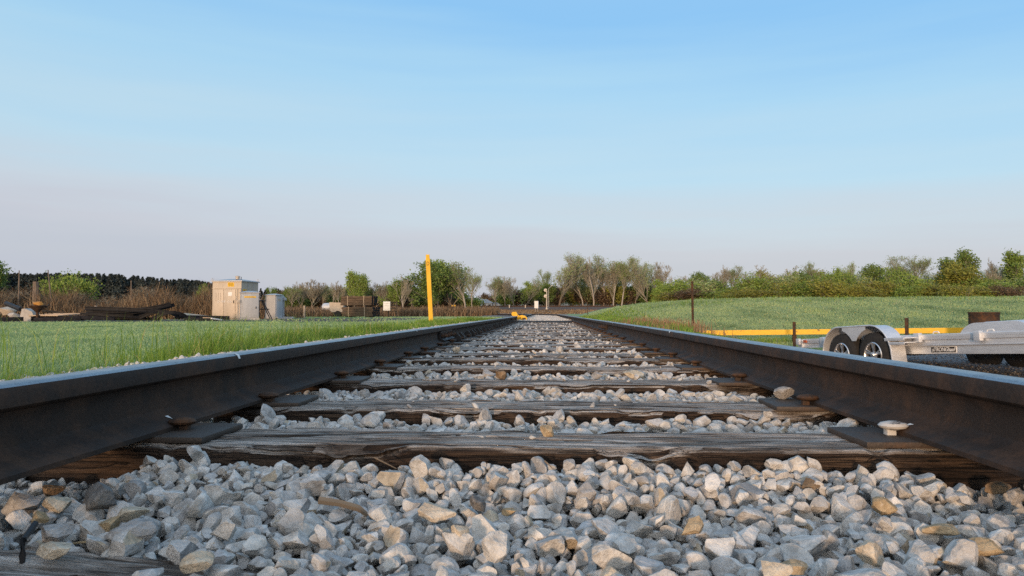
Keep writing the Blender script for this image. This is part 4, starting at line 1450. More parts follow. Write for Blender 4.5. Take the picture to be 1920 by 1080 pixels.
# ------------------------------------------------------------------ text helper
def text_mesh(txt, size, name, shear=0.0, extrude=0.001, weight=0.0):
    c = bpy.data.curves.new(name, 'FONT')
    c.body = txt; c.size = size; c.align_x = 'CENTER'; c.align_y = 'CENTER'; c.extrude = extrude; c.shear = shear; c.offset = weight
    o = bpy.data.objects.new('t', c); COL.objects.link(o)
    dg = bpy.context.evaluated_depsgraph_get()
    me = bpy.data.meshes.new_from_object(o.evaluated_get(dg))
    bpy.data.objects.remove(o); bpy.data.curves.remove(c)
    me.name = name
    return me


def wall_text(txt, size, name, m, parent, loc, normal_rz=0.0, shear=0.0, weight=0.0, sx=1.0):
    """text standing upright, readable from -Y of the parent's frame (turned by normal_rz)"""
    me = text_mesh(txt, size, name, shear, .0015, weight)
    me.materials.clear(); me.materials.append(m)
    o = obj(name, me, m, parent, loc, (R(90), 0, normal_rz))
    o.scale = (sx, 1, 1)
    return o


def worn_metal(name, c1, c2, c3, rough=.55, metal=.15):
    m = mat(name, c1, rough, metal, .35)
    t = NT(m); v = t.coord((1, 1, .35))
    n = t.noise(v, 3.2, 6, .65)
    f = t.noise(t.coord((1, 1, .12)), 16, 4, .7)
    c = t.ramp(n, [(.35, c1), (.6, c2)])
    k = t.ramp(f, [(.56, (0, 0, 0)), (.70, (1, 1, 1))])
    t.color(t.mix(t.math('MULTIPLY', k, .55), c, c3))
    return m


M['cab_cream'] = worn_metal('faded cream enamel', (.47, .405, .33), (.41, .355, .285), (.22, .18, .14))
M['cab_grey'] = worn_metal('grey cabinet paint', (.42, .43, .44), (.36, .37, .38), (.24, .22, .2))
M['cab_roof'] = worn_metal('grey galvanised roof', (.45, .46, .48), (.38, .39, .41), (.3, .3, .3), .45, .4)
M['sticker'] = simple('yellow sticker', (.75, .46, .02), (.7, .42, .02), 5, .5)
M['ink'] = mat('black print', (.03, .025, .02), .6)
M['red_ink'] = mat('dark red print', (.35, .08, .03), .6)
M['green_ink'] = mat('green print', (.08, .2, .05), .6)
M['concrete'] = simple('weathered concrete', (.30, .28, .26), (.42, .40, .37), 7, .9, bump=.6, bdist=.03)
M['concrete_tan'] = simple('tan broken concrete', (.38, .32, .25), (.48, .41, .33), 5, .9, bump=.6, bdist=.04)
M['plank_tan'] = simple('tan planking', (.36, .28, .2), (.46, .37, .28), 4, .85, stretch=(.4, 5, 5), bump=.3)
M['plank_brown'] = simple('brown boards', (.045, .03, .02), (.085, .058, .037), 5, .85, stretch=(.4, 6, 6), bump=.4, c3=(.16, .108, .07))
M['tie_end'] = simple('black creosoted tie ends', (.011, .011, .013), (.026, .026, .03), 6, .8, spec=.1)
M['orange_rust'] = simple('orange rust', (.42, .17, .03), (.5, .24, .05), 5, .8)
M['white'] = simple('white board', (.72, .71, .69), (.6, .59, .57), 4, .7)
M['siding'] = simple('white siding', (.6, .59, .57), (.52, .51, .5), 4, .7, stretch=(1, 1, 12))
M['shingle'] = simple('grey shingles', (.25, .27, .3), (.34, .36, .39), 14, .85)
M['window'] = mat('dark window glass', (.02, .025, .03), .1, 0, .5)
M['tank'] = simple('grey painted tank', (.40, .42, .45), (.5, .52, .55), 3, .5, .2)
M['tarp'] = simple('tan canvas', (.42, .34, .26), (.5, .42, .33), 2, .9)
M['rim_dark'] = mat('rim recess', (.02, .02, .022), .6)

# ------------------------------------------------------------------ cabinets
def ground_at(px, d):
    p = at(px, 590, d); p.z = hz(p.x, p.y); return p


p = ground_at(452, 38.0)
big = empty('equipment_cabinet', p, R(-7), 'large cream equipment cabinet with a hipped lid, vent and two lifting rings', 'cabinet', 'trackside equipment cabinets')
W_, D_, H_ = 1.66, 1.72, 2.02      # origin = corner nearest the track: body spans x -W..0, y 0..D
b = MB(); b.box((-W_ / 2, D_ / 2, H_ / 2 + .05), (W_, D_, H_ - .1)); b.box((-W_ / 2, D_ / 2, .05), (W_ - .06, D_ - .06, .12))
b.build('body', M['cab_cream'], big)
b = MB()
ov = .07
x0_, x1_, y0_, y1_ = -W_ - ov, ov, -ov, D_ + ov
zt = H_ + .002
b.add([(x0_, y0_, zt), (x1_, y0_, zt), (x1_, y1_, zt), (x0_, y1_, zt), (x0_, y0_, zt + .05), (x1_, y0_, zt + .05), (x1_, y1_, zt + .05), (x0_, y1_, zt + .05),
       (-W_ / 2 - .25, D_ / 2 - .2, zt + .17), (-W_ / 2 + .25, D_ / 2 - .2, zt + .17), (-W_ / 2 + .25, D_ / 2 + .2, zt + .17), (-W_ / 2 - .25, D_ / 2 + .2, zt + .17)],
      [(0, 3, 2, 1), (0, 1, 5, 4), (1, 2, 6, 5), (2, 3, 7, 6), (3, 0, 4, 7), (4, 5, 9, 8), (5, 6, 10, 9), (6, 7, 11, 10), (7, 4, 8, 11), (8, 9, 10, 11)])
rf = b.build('roof', M['cab_roof'], big, sharp=15)
b = MB(); b.lathe([(.10, zt + .15), (.10, zt + .24), (.125, zt + .25), (.125, zt + .30), (.05, zt + .33)], 16, Matrix.Translation((-.52, .5, 0)))
b.build('vent', M['cab_cream'], rf)
b = MB().tube([(-.14, .2, zt + .07), (-.14, .2, zt + .26)], .018, 8); b.build('vent_pipe', M['black'], rf)
for xx, yy in ((-W_ - .03, .03), (.03, D_ - .1)):
    b = MB()
    pts = [(xx + .055 * math.cos(t), yy, zt + .125 + .055 * math.sin(t)) for t in np.linspace(0, 6.283, 17)]
    b.tube(pts, .012, 6, False); b.box((xx, yy, zt + .055), (.05, .03, .03))
    b.build('lifting_ring', M['cab_roof'], rf)
for k in range(2):
    w = .60 if k == 0 else .66
    cx_ = -W_ + .04 + .30 if k == 0 else -W_ + .04 + .62 + .34
    b = MB(); b.box((cx_, -.012, .84), (w, .024, 1.52), bev=.006)
    dr = b.build('door', M['cab_cream'], big)
    if k == 0:
        vb = MB()
        for i in range(9):
            for j in range(3): vb.box((cx_ - .12 + j * .13, -.026, 1.0 + i * .05), (.03, .006, .014))
        vb.build('vent_slots', M['ink'], dr)
    else:
        b = MB(); b.box((cx_ + .03, -.0255, 1.36), (.22, .004, .2)); b.build('notice', M['white'], dr)
        b = MB(); b.box((cx_ + .25, -.045, .95), (.03, .045, .16), bev=.006); b.build('handle', M['black'], dr)
b = MB(); b.box((-W_ / 2, -.02, 1.66), (W_ - .02, .036, .035)); b.build('drip_rail', M['cab_cream'], big)
b = MB(); b.box((-.22, -.02, .84), (.05, .034, 1.56)); b.box((-.04, -.02, .84), (.05, .034, 1.56)); b.build('door_frame', M['cab_cream'], big)
# yellow notices with worn print
b = MB(); b.box((-.60, -.006, 1.86), (.36, .010, .215)); st = b.build('warning_sign', M['sticker'], big)
b = MB()
r_ = random.Random(4)
for row in range(3):
    x = -.75
    while x < -.47:
        w = r_.uniform(.018, .05)
        b.box((x + w / 2, -.0125, 1.925 - row * .062), (w, .003, .026)); x += w + .012
b.build('lettering', M['ink'], st)
b = MB(); b.box((.006, .34, 1.50), (.010, .36, .235)); st = b.build('hazard_sign', M['sticker'], big)
b = MB()
for i in range(22):
    b.box((.0125, .34 + r_.uniform(-.14, .14), 1.50 + r_.uniform(-.09, .09)), (.003, r_.uniform(.02, .06), r_.uniform(.02, .045)))
b.build('lettering', M['red_ink'], st)
for yy in (.66, 1.2):
    b = MB(); b.box((.012, yy, 1.02), (.024, .035, 1.9)); b.build('wall_rib', M['cab_grey'], big)
# pale stencilled marks across the doors (illegible in the photo)
b = MB()
for i, cx_ in enumerate((-1.30, -1.12, -1.01, -.90, -.72, -.58)):
    pts = [(cx_ + .045 * math.cos(t), -.028, .95 + .045 * math.sin(t)) for t in np.linspace(0, 6.28 if i in (0, 4, 5) else 4.2, 13)]
    b.tube(pts, .011, 5)
    if i in (1, 2, 4): b.box((cx_ + .045, -.028, .97), (.018, .012, .13))
b.build('stencil_mark', M['white'], big, sharp=60)


def cabinet(px, d, w, dp, h, rz, label, m, ov=.05, hip=.07, door=True):
    p = ground_at(px, d)
    e = empty('equipment_cabinet', p, R(rz), label, 'cabinet', 'trackside equipment cabinets')
    b = MB(); b.box((0, dp / 2, h / 2 + .04), (w, dp, h - .08)); b.build('body', m, e)
    b = MB(); b.box((0, dp / 2, .04), (w + .06, dp + .06, .085)); b.build('base', M['concrete'], e)
    b = MB(); z = h + .002; X = w / 2 + ov; y0, y1 = -ov, dp + ov
    b.add([(-X, y0, z), (X, y0, z), (X, y1, z), (-X, y1, z), (-X, y0, z + .03), (X, y0, z + .03), (X, y1, z + .03), (-X, y1, z + .03), (-X * .4, dp / 2, z + .03 + hip), (X * .4, dp / 2, z + .03 + hip)],
          [(0, 3, 2, 1), (0, 1, 5, 4), (1, 2, 6, 5), (2, 3, 7, 6), (3, 0, 4, 7), (4, 5, 9, 8), (5, 6, 9), (6, 7, 8, 9), (7, 4, 8)])
    b.build('roof', M['cab_roof'], e, sharp=15)
    if door:
        b = MB(); b.box((0, -.011, h * .5 + .02), (w - .07, .022, h - .2), bev=.006); dr = b.build('door', m, e)
        b = MB(); b.box((w * .33, -.04, h * .46), (.03, .04, .12), bev=.006); b.build('handle', M['black'], dr)
    return e


c = cabinet(468.5, 36.3, .86, .62, 1.37, 27, 'small pale grey cabinet with a yellow strip label, before the large cream one', M['cab_grey'])
b = MB(); b.box((0, -.026, 1.16), (.56, .008, .075), bev=.003); st = b.build('label_strip', M['sticker'], c)
b = MB()
for i in range(11): b.box((-.2 + i * .04, -.0312, 1.16), (.018, .003, .022))
b.build('lettering', M['ink'], st)
b = MB(); b.tube([(-.55, -.02, .02), (-.55, -.02, .75), (-.52, 0, .9)], .035, 8); b.box((-.54, 0, .93), (.16, .14, .16), bev=.02); b.tube([(-.64, .02, .95), (-.68, .02, 1.2)], .03, 8)
p_ = c.location
pp = b.build('standpipe', M['cab_cream']); pp.location = p_; pp.rotation_euler = c.rotation_euler
tag(pp, 'pale stand pipe with a junction box between the large and the small front cabinet', 'pipe')
c = cabinet(506.5, 40.0, .66, .68, 1.33, -14, 'grey cabinet with its door on the side face, next to the black trestle', M['cab_grey'], door=False)
# body corner: its east face carries the door
b = MB(); b.box((.341, .34, .70), (.022, .58, 1.16), bev=.006); dr = b.build('door', M['cab_grey'], c)
b = MB(); b.box((.354, .34, 1.08), (.006, .3, .14)); b.build('nameplate', M['cab_cream'], dr)
b = MB(); b.box((.40, .34, .11), (.16, .62, .05)); b.build('door_step', M['cab_roof'], c)
c = cabinet(524.5, 41.0, .30, .40, 1.22, 5, 'narrow grey cabinet with a side box, last of the row toward the tie bundles', M['cab_grey'])
b = MB(); b.box((.24, .1, 1.13), (.2, .2, .14), bev=.03); b.tube([(.17, .1, .1), (.17, .1, 1.1)], .025, 8); b.box((-.19, -.02, .75), (.08, .14, .3), bev=.02)
b.build('junction_box', M['cab_grey'], c)
p = ground_at(492, 37.4)
fr = empty('steel_trestle', p, R(20), 'black angle-iron trestle leaning between the cabinets', 'frame')
for x0_, x1_ in ((-.18, -.16), (-.02, .40), (.08, .50)):
    MB().tube([(x0_ * .6 - .05, 0, 1.02), (x1_, -.1, 0)], .028, 4).build('leg', M['black'], fr)
for z_ in (.98, .55): MB().tube([(-.2, -.02, z_), (.16 + (.98 - z_) * .42, -.03, z_)], .025, 4).build('crossbar', M['black'], fr)
p = ground_at(536, 40)
b = MB(); b.box((0, 0, .06), (.8, .5, .05), rz=.2); b.box((.1, .1, .11), (.5, .3, .05), rz=-.3)
o = b.build('metal_sheet', M['cab_roof']); o.location = p; tag(o, 'bent grey sheet metal lying beside the narrow cabinet', 'sheet metal')

# ------------------------------------------------------------------ scrap pile, west side
def put_obj(b, name, m, p, lab, cat, group=None, rz=0, sharp=35):
    o = b.build(name, m, sharp=sharp); o.location = p; o.rotation_euler = (0, 0, rz)
    return tag(o, lab, cat, group)


# concrete lumps
def lump(seed, sx, sy, sz):
    r = np.random.default_rng(seed); v, f = rock(3, r, (1, 1, 1)); return np_mesh('concrete_chunk', v / np.abs(v).max(0) * np.array([sx, sy, sz]), f, True, 25)


for px, py, w, h, d, m, lab in ((12, 582, 40, 16, 33, 'concrete_tan', 'tan slab of broken concrete at the picture edge under the black pipe'), (28, 592, 26, 11, 32, 'concrete', 'small grey concrete lump below the tan slab'), (-14, 588, 34, 20, 33, 'concrete_tan', 'cut-off tan concrete lump at the very edge')):
    p = at(px, py, d); W = w / F * d / 2
    o = obj('concrete_chunk', lump(px + 50, W, W * .7, h / F * d / 2 * 1.2), M[m], None, p); tag(o, lab, 'concrete', 'broken concrete lumps')
p0, p1 = at(11, 569, 32.6), at(39, 580, 32)
put_obj(MB().tube([(0, 0, 0), (p1 - p0)], [.10, .10], 12), 'black_pipe', M['black'], p0, 'short black pipe lying aslant over the tan broken concrete', 'pipe')
p = at(57, 593, 32); 
b = MB(); b.prism([(-.30, 0), (.30, 0), (.30, .26), (.22, .44), (-.12, .58), (-.24, .56), (-.30, .3)], -.22, .22)
put_obj(b, 'concrete_block', M['concrete'], Vector((p.x, p.y, hz(p.x, p.y))), 'grey moulded concrete block standing under the rusty funnel', 'concrete block', sharp=20)
p = at(70, 593, 31.4)
e = empty('rusty_funnel', (p.x, p.y, hz(p.x, p.y)), 0, 'rusty hopper funnel with bright orange scale, propped beside the grey concrete block', 'funnel')
MB().lathe([(.03, .06), (.06, .22), (.06, .40), (.16, .50), (.34, .66), (.36, .70), (.31, .71), (.1, .52)], 14).build('hopper', M['rust'], e)
b = MB()
v, f = rock(3, np.random.default_rng(9), (1, 1, .55)); b.add([tuple(Vector(q) * .24 + Vector((-.02, -.02, .76))) for q in v], [tuple(q) for q in f]); b.build('rust_cake', M['orange_rust'], e)
b = MB(); b.tube([(-.02, 0, 0), (0, 0, .4)], .05, 6); b.tube([(.3, .1, .62), (.42, .1, .74)], .03, 5); b.build('stem', M['black'], e)
# plank platform
p = at(108, 592, 32)
e = empty('plank_platform', (p.x, p.y, hz(p.x, p.y)), R(-20), 'tan plank platform lying flat between the funnel and the bundle of black rails', 'platform')
for k in range(6): MB().box((0, -.55 + k * .22, .26 + random.uniform(-.01, .01) + k * .018), (1.9, .21, .045), bev=.006, rz=random.uniform(-.01, .01)).build('plank', M['plank_tan'], e)
for k in (-.8, .1, .85): MB().box((k, 0, .13), (.1, 1.25, .19)).build('bearer', M['tie_end'], e)
# charred beams around it
CH = [((0, 599), (44, 598), 30.5, .09, 'charred black beam lying at the picture edge by the broken concrete'), ((64, 599), (152, 597), 30.2, .075, 'charred black beam along the front of the tan platform'), ((78, 583), (122, 586), 33.5, .05, 'brown plank lying behind the tan platform'),
      ((130, 594), (215, 598), 30.6, .07, 'charred beam sticking out from under the black rails'), ((328, 594), (430, 596), 32.5, .085, 'long charred beam on the cabinet side of the rail bundle'), ((345, 599), (418, 599), 31.5, .06, 'low charred beam lying in the grass before the long one'), ((396, 597), (416, 600), 31.2, .03, 'thin pale lath lying aslant in front of the big cabinet')]
for (a, c_, d, r_, lab) in CH:
    q0, q1 = at(*a, d), at(*c_, d + .5); q0.z = max(q0.z, hz(q0.x, q0.y) + r_); q1.z = max(q1.z, hz(q1.x, q1.y) + r_)
    dv = q1 - q0; L = dv.length
    b = MB(); b.box((L / 2, 0, 0), (L, r_ * 2.2, r_ * 2), Matrix.Translation((0, 0, 0)) @ dv.to_track_quat('X', 'Z').to_matrix().to_4x4(), bev=.01)
    put_obj(b, 'charred_beam', M['white'] if 'lath' in lab else (M['plank_brown'] if 'brown' in lab else M['tie_end']), q0, lab, 'beam', 'beams in the scrap pile')
# bent black rails
M['blackrail'] = simple('black scrap rail', (.007, .007, .009), (.016, .017, .02), 6, .55, 0.0, spec=.12)
LAB = ['highest black scrap rail of the pile, almost straight', 'black scrap rail second from the top, its far end bent upward', 'black scrap rail with the tallest upswept end', 'black scrap rail curling over the middle of the pile', 'front black scrap rail with a long pale glint',
       'black scrap rail drooping at the cabinet end', 'lowest black scrap rail, half in the grass', 'short black scrap rail at the front of the pile', 'black scrap rail arching down before the tan sheet', 'thin black scrap rail poking out at the platform end']
RB = [((160, 578), (240, 579), (300, 584), .085), ((162, 584), (262, 586), (320, 570), .085), ((170, 587), (285, 588), (327, 571), .08), ((205, 594), (262, 596), (306, 573), .075), ((150, 588), (210, 591), (262, 595), .05),
      ((262, 596), (308, 572), (338, 597), .075), ((158, 597), (220, 598), (300, 598), .07), ((228, 597), (262, 592), (278, 598), .04), ((285, 598), (326, 575), (350, 595), .07), ((140, 593), (190, 593), (250, 590), .04)]
for k, (a, m_, c_, r_) in enumerate(RB):
    d = 31.5 + (k % 4) * .35
    A, Bm, Cc = at(*a, d), at(*m_, d - .1), at(*c_, d + .4)
    pts = []
    for t in np.linspace(0, 1, 12):
        pts.append((A * (1 - t) ** 2 + Bm * 2 * t * (1 - t) + Cc * t * t) - A)
    b = MB()
    prof = [(-.9, -1), (.9, -1), (.9, -.7), (.2, -.5), (.2, .4), (.55, .55), (.55, 1), (-.55, 1), (-.55, .55), (-.2, .4), (-.2, -.5), (-.9, -.7)]
    for i, q in enumerate(pts):
        t = (pts[min(i + 1, 11)] - pts[max(0, i - 1)]).normalized(); s_ = Vector((0, 0, 1)).cross(t).normalized(); u_ = t.cross(s_)
        for (x, z) in prof: b.v.append(tuple(q + s_ * x * r_ + u_ * z * r_))
    n = len(prof)
    for i in range(11):
        for j in range(n): b.f.append((i * n + j, i * n + (j + 1) % n, (i + 1) * n + (j + 1) % n, (i + 1) * n + j))
    b.f.append(tuple(range(n))[::-1]); b.f.append(tuple(range(11 * n, 12 * n)))
    o = b.build('scrap_rail', M['blackrail'], sharp=30); o.location = A
    tag(o, LAB[k], 'scrap rail', 'bent rails in the scrap pile')
p = at(362, 588, 33)
b = MB(); b.add([(-.75, -.3, 0), (.95, -.3, -.06), (.95, .4, -.02), (-.65, .5, .14), (-.75, -.3, .05), (.95, -.3, -.02), (.95, .4, .02), (-.65, .5, .19)], [(3, 2, 1, 0), (4, 5, 6, 7), (0, 1, 5, 4), (1, 2, 6, 5), (2, 3, 7, 6), (3, 0, 4, 7)])
put_obj(b, 'plywood_sheet', M['plank_tan'], Vector((p.x, p.y, hz(p.x, p.y) + .17)), 'tan plywood sheet lying on the scrap before the big cabinet', 'plywood')
p = at(179, 582, 40)
b = MB(); b.tube([(0, 0, -.1), (.02, 0, .78)], [.07, .06], 8)
put_obj(b, 'fence_post', M['bark_pale'], Vector((p.x, p.y, hz(p.x, p.y))), 'short grey fence post standing in the dead brush', 'post')
p = at(570.5, 590, 48)
b = MB(); b.box((0, 0, .36), (.10, .10, .95), bev=.012)
put_obj(b, 'wooden_stake', M['plank_tan'], Vector((p.x, p.y, hz(p.x, p.y))), 'plain tan wooden stake standing past the cabinets', 'stake')
p = at(561, 590.5, 47.5)
b = MB(); b.box((0, 0, .08), (.55, .16, .1), bev=.01, rz=.2)
put_obj(b, 'wooden_beam', M['plank_brown'], Vector((p.x, p.y, hz(p.x, p.y))), 'short brown beam lying at the foot of the tan stake', 'beam')

# ------------------------------------------------------------------ bundles of used ties
def bundle(px0, zoff, d, rz, lab, rows=4, cols=5, L=2.55):
    p = at(px0, 590, d)
    e = empty('tie_bundle', (p.x, p.y, hz(p.x, p.y) + zoff), R(rz), lab, 'tie bundle', 'strapped bundles of used ties')
    for r_ in range(rows):
        for c_ in range(cols):
            dx = random.uniform(-.05, .05)
            b = MB(); b.box((L / 2 + dx, .11 + c_ * .225, .10 + .17 * r_ + .08), (L, .215, .16), bev=.014)
            me = b.mesh('tie'); o = obj('tie', me, [M['plank_brown'], M['tie_end']], e)
            for q in me.polygons:
                if abs(q.normal.x) > .8: q.material_index = 1
    for x in (L * .22, L * .74):
        b = MB(); H = .10 + .17 * rows + .006; Wd = .225 * cols + .004
        for c0, s0 in (((x, -.006, .05 + H / 2), (.04, .006, H - .05)), ((x, Wd + .006, .05 + H / 2), (.04, .006, H - .05)), ((x, Wd / 2, H + .004), (.04, Wd + .018, .006))): b.box(c0, s0)
        b.build('strap', M['plank_tan'], e)
    for x in (L * .15, L * .8): MB().box((x, .225 * cols / 2, .045), (.14, .225 * cols, .09)).build('bearer', M['tie_end'], e)
    return e


bundle(640.5, 0, 53, -15, 'lower strapped bundle of brown used ties, resting on bearers in the reeds', 4, 5)
bundle(639, .80, 53, -15, 'upper strapped bundle of brown used ties, stacked on the lower one', 4, 4)
p = ground_at(725, 52.4)
b = MB(); b.box((0, 0, .84), (.50, .05, .66), bev=.01); 
e = empty('white_panel', (p.x, p.y, p.z), R(10), 'white board panel standing behind the end of the tie bundles', 'panel')
b.build('board', M['white'], e)
b = MB()
for z_ in (1.02, .86, .62): b.box((0, -.028, z_), (.34 if z_ == .86 else .42, .006, .02))
b.build('faded_stripe', M['concrete'], e)
b = MB(); b.box((-.2, .05, .26), (.06, .06, .55)); b.box((.2, .05, .26), (.06, .06, .55)); b.build('support', M['plank_brown'], e)
p = ground_at(735, 56.3)
e = empty('timber_rack', (p.x, p.y, p.z), R(10), 'open brown timber rack next to the white panel', 'rack')
for x_ in (-.26, .36): MB().box((x_, 0, .64), (.08, .5, 1.2)).build('upright', M['plank_brown'], e)
for z_ in (.48, .70, .92, 1.16): MB().box((.05, 0, z_), (.53, .5, .07)).build('shelf', M['plank_brown'], e)
MB().box((-.55, 0, 1.20), (.48, .4, .05)).build('top_board', M['plank_brown'], e)
p = ground_at(826, 70)
e = empty('timber_crate', (p.x, p.y, p.z), 0, 'low dark timber crate in the reeds just past the yellow post', 'crate')
for z_ in (.12, .34, .56): MB().box((0, 0, z_ + .08), (1.25, .7, .14), bev=.01).build('board', M['tie_end'], e)
for x_ in (-.6, .62): MB().box((x_, -.37, .32), (.08, .05, .62)).build('corner_post', M['plank_brown'], e)
# tank and tan dump trailer behind
p = ground_at(619, 66)
e = empty('storage_tank', (p.x, p.y, p.z), R(8), 'grey rounded tank half hidden by weeds, beside the tan trailer', 'tank')
MB().lathe([(.02, -.75), (.22, -.72), (.36, -.6), (.40, -.45), (.40, .45), (.36, .6), (.22, .72), (.02, .75)], 20, Matrix.Translation((0, 0, .86)) @ Matrix.Rotation(R(90), 4, 'Y')).build('shell', M['tank'], e)
for x_ in (-.4, .4): MB().box((x_, 0, .28), (.12, .6, .62)).build('saddle', M['black'], e)
p = ground_at(633, 61)
e = empty('dump_trailer', (p.x, p.y, p.z), R(6), 'tan canvas-sided dump trailer standing behind the tie bundles', 'trailer')
b = MB(); b.prism([(-.52, .62), (-.36, .42), (.6, .42), (.6, 1.2), (-.56, 1.24)], -.8, .8); b.build('hopper', M['tarp'], e, sharp=20)
b = MB(); b.box((.1, 0, .38), (1.1, .12, .07)); b.build('chassis', M['black'], e)
for y_ in (-.72, .72):
    w = MB().lathe([(.1, -.08), (.25, -.09), (.28, -.05), (.28, .05), (.25, .09), (.1, .08)], 20, Matrix.Translation((.15, y_, .28)) @ Matrix.Rotation(R(90), 4, 'X')).build('wheel', M['tyre'], e)

# ------------------------------------------------------------------ yellow post
p = at(808.5, 600, 25); zg = hz(p.x, p.y) - .03
e = empty('yellow_post', (p.x, p.y, zg), 0, 'tall flat yellow steel post with a letter near its top, leaning slightly, in the grass', 'post')
top = at(801, 477, 25)
lx = top.x - p.x; Hh = top.z - zg
def yp(z0, z1, w, t, dz=0):
    b = MB()
    n = 6
    for i in range(n + 1):
        z = z0 + (z1 - z0) * i / n; x = lx * z / Hh
        for sx, sy in ((-1, -1), (1, -1), (1, 1), (-1, 1)): b.v.append((x + sx * w / 2, sy * t / 2 + dz, z))
    for i in range(n):
        for k in range(4): b.f.append((i * 4 + k, i * 4 + (k + 1) % 4, (i + 1) * 4 + (k + 1) % 4, (i + 1) * 4 + k))
    b.f.append((3, 2, 1, 0)); b.f.append((n * 4, n * 4 + 1, n * 4 + 2, n * 4 + 3))
    return b
yp(0, Hh - .14, .145, .06).build('shaft', M['yellow'], e)
yp(Hh - .139, Hh, .125, .045).build('tip', M['yellow'], e)
xx = lx * (Hh - .30) / Hh
wall_text('D', .185, 'letter', M['rust'], e, (xx, -.0325, Hh - .32), sx=.75)
for z_ in (.06, .2): 
    b = MB(); b.lathe([(.008, 0), (.006, .01)], 8, Matrix.Translation((lx * (Hh - z_) / Hh, -.024, Hh - .075)) @ Matrix.Rotation(R(90), 4, 'X'))
b.build('bolt', M['rust'], e)

# ------------------------------------------------------------------ derail on the west rail
yd = 19.0
e = empty('derail', (-RC, yd, .050), 0, 'yellow derail block clamped over the rail at the end of the bare ties', 'derail')
b = MB()
b.prism([(-.10, .150), (-.06, .148), (.05, .150), (.085, .160), (.10, .19), (.07, .27), (.02, .315), (-.11, .315), (-.15, .27), (-.15, .2)], -.16, .16)
b.build('block', M['yellow'], e, sharp=25)
b = MB()
b.prism([(.075, -.085), (.47, -.085), (.49, .07), (.42, .15), (.28, .19), (.18, .17), (.10, .145), (.075, .10)], -.2, .12)
b.build('base', M['yellow'], e, sharp=25)
b = MB(); b.tube([(.13, -.25, .165), (.13, .2, .165)], .03, 10); b.build('hinge', M['yellow'], e)
b = MB(); b.box((.36, -.215, .05), (.14, .05, .06), bev=.01); b.box((.2, -.21, .09), (.05, .03, .03)); b.build('bolt_lug', M['rust'], e)
e.scale = (.64, .66, .66)

# ------------------------------------------------------------------ main line across the end
b = MB()
Y0 = 139
prof = [(Y0 - 4.5, -.6), (Y0 - 1.0, .35), (Y0 + 2, .62), (Y0 + 12, .62), (Y0 + 14, -.2)]
zb = (Y0 - 90) * .0165 - .12
for x in (-260, 60):
    for (y, z) in prof: b.v.append((x, y + (x + 100) * -.02, z + zb + .1))
for i in range(4): b.f.append((i, 5 + i, 6 + i, i + 1))
tag(b.build('embankment', M['dark_ballast']), kind='structure')
for k, (yy, lab) in enumerate(((Y0 + 1.2, 'nearer rail of the main line crossing beyond the siding'), (Y0 + 3.0, 'second rail of the main line crossing beyond the siding'))):
    b = MB(); zz = zb + .1 + (.54 if k == 0 else .62)
    b.prism([(-.07, 0), (.07, 0), (.02, .03), (.02, .12), (.05, .13), (.05, .18), (-.05, .18), (-.05, .13), (-.02, .12), (-.02, .03)], -250, 55)
    o = b.build('main_line_rail', M['rust'], sharp=25); o.location = (0, yy - 2.0, zz); o.rotation_euler = (0, 0, R(-90) - .02)
    tag(o, lab, 'rail', 'main line rails')
# gravel road strip before the main line
b = MB()
for x in (-220, 4):
    for y in (122, 133): b.v.append((x, y + (x + 100) * -.02, hz(-20, y + (x + 100) * -.02) + .06))
b.f.append((0, 2, 3, 1))
M['road'] = simple('tan gravel road', (.30, .225, .155), (.4, .31, .22), .8, .95)
tag(b.build('gravel_road', M['road']), kind='structure')

# signal box
p = at(1006, 577, 118); zg = hz(p.x, p.y)
k = 118 / F
zb_ = at(1006, 580, 118).z
e = empty('signal_box', (p.x, p.y, zb_), R(-8), 'white upright signal box on two short legs beside the curve of the track', 'signal box')
b = MB(); b.box((0, 0, .75), (.62, .5, 1.15), bev=.02); b.build('body', M['white'], e)
b = MB(); b.box((0, 0, 1.345), (.68, .56, .04), bev=.01); b.build('lid', M['white'], e)
for x_ in (-.2, .2): MB().box((x_, 0, -.1), (.07, .07, .56)).build('leg', M['bark_pale'], e)
MB().box((.1, -.256, .75), (.28, .012, 1.0)).build('door', M['white'], e)
# signal mast
p = at(1025, 579, 120); zb_ = at(1025, 580, 120).z
e = empty('signal_mast', (p.x, p.y, zb_), R(6), 'pale signal mast with two round target heads seen from behind', 'signal')
M['mast'] = simple('pale galvanised mast', (.5, .44, .36), (.58, .52, .44), 4, .6)
MB().lathe([(.16, 0), (.16, .22), (.075, .3), (.065, 1.8), (.05, 3.35)], 12).build('mast', M['mast'], e)
for z_ in (3.2, 2.2):
    b = MB(); b.lathe([(.02, -.02), (.26, -.02), (.27, 0), (.26, .02), (.02, .02)], 20, Matrix.Translation((-.2, 0, z_)) @ Matrix.Rotation(R(90), 4, 'X'))
    hd = b.build('target_disc', M['mast'], e)
    b = MB(); b.lathe([(.02, -.25), (.09, -.24), (.1, -.02)], 12, Matrix.Translation((-.14, .1, z_)) @ Matrix.Rotation(R(-90), 4, 'X')); b.build('lamp_housing', M['concrete'], hd)
b = MB(); b.tube([(.05, .05, .3), (.05, .05, 3.0)], .02, 5); b.tube([(.17, .05, .3), (.17, .05, 3.0)], .02, 5)
for z_ in np.arange(.5, 3, .3): b.tube([(.05, .05, z_), (.17, .05, z_)], .015, 4)
b.build('ladder', M['concrete'], e)
p = at(1029, 578, 126); zb_ = at(1029, 579, 126).z
e = empty('lamp_pole', (p.x, p.y, zb_), 0, 'thin grey pole with a slanting lamp arm just behind the signal mast', 'pole')
MB().tube([(0, 0, 0), (-.05, 0, 3.6)], [.05, .04], 8).build('pole', M['concrete'], e)
MB().tube([(-.05, 0, 3.55), (.5, 0, 4.0)], .03, 6).build('arm', M['cab_roof'], e)
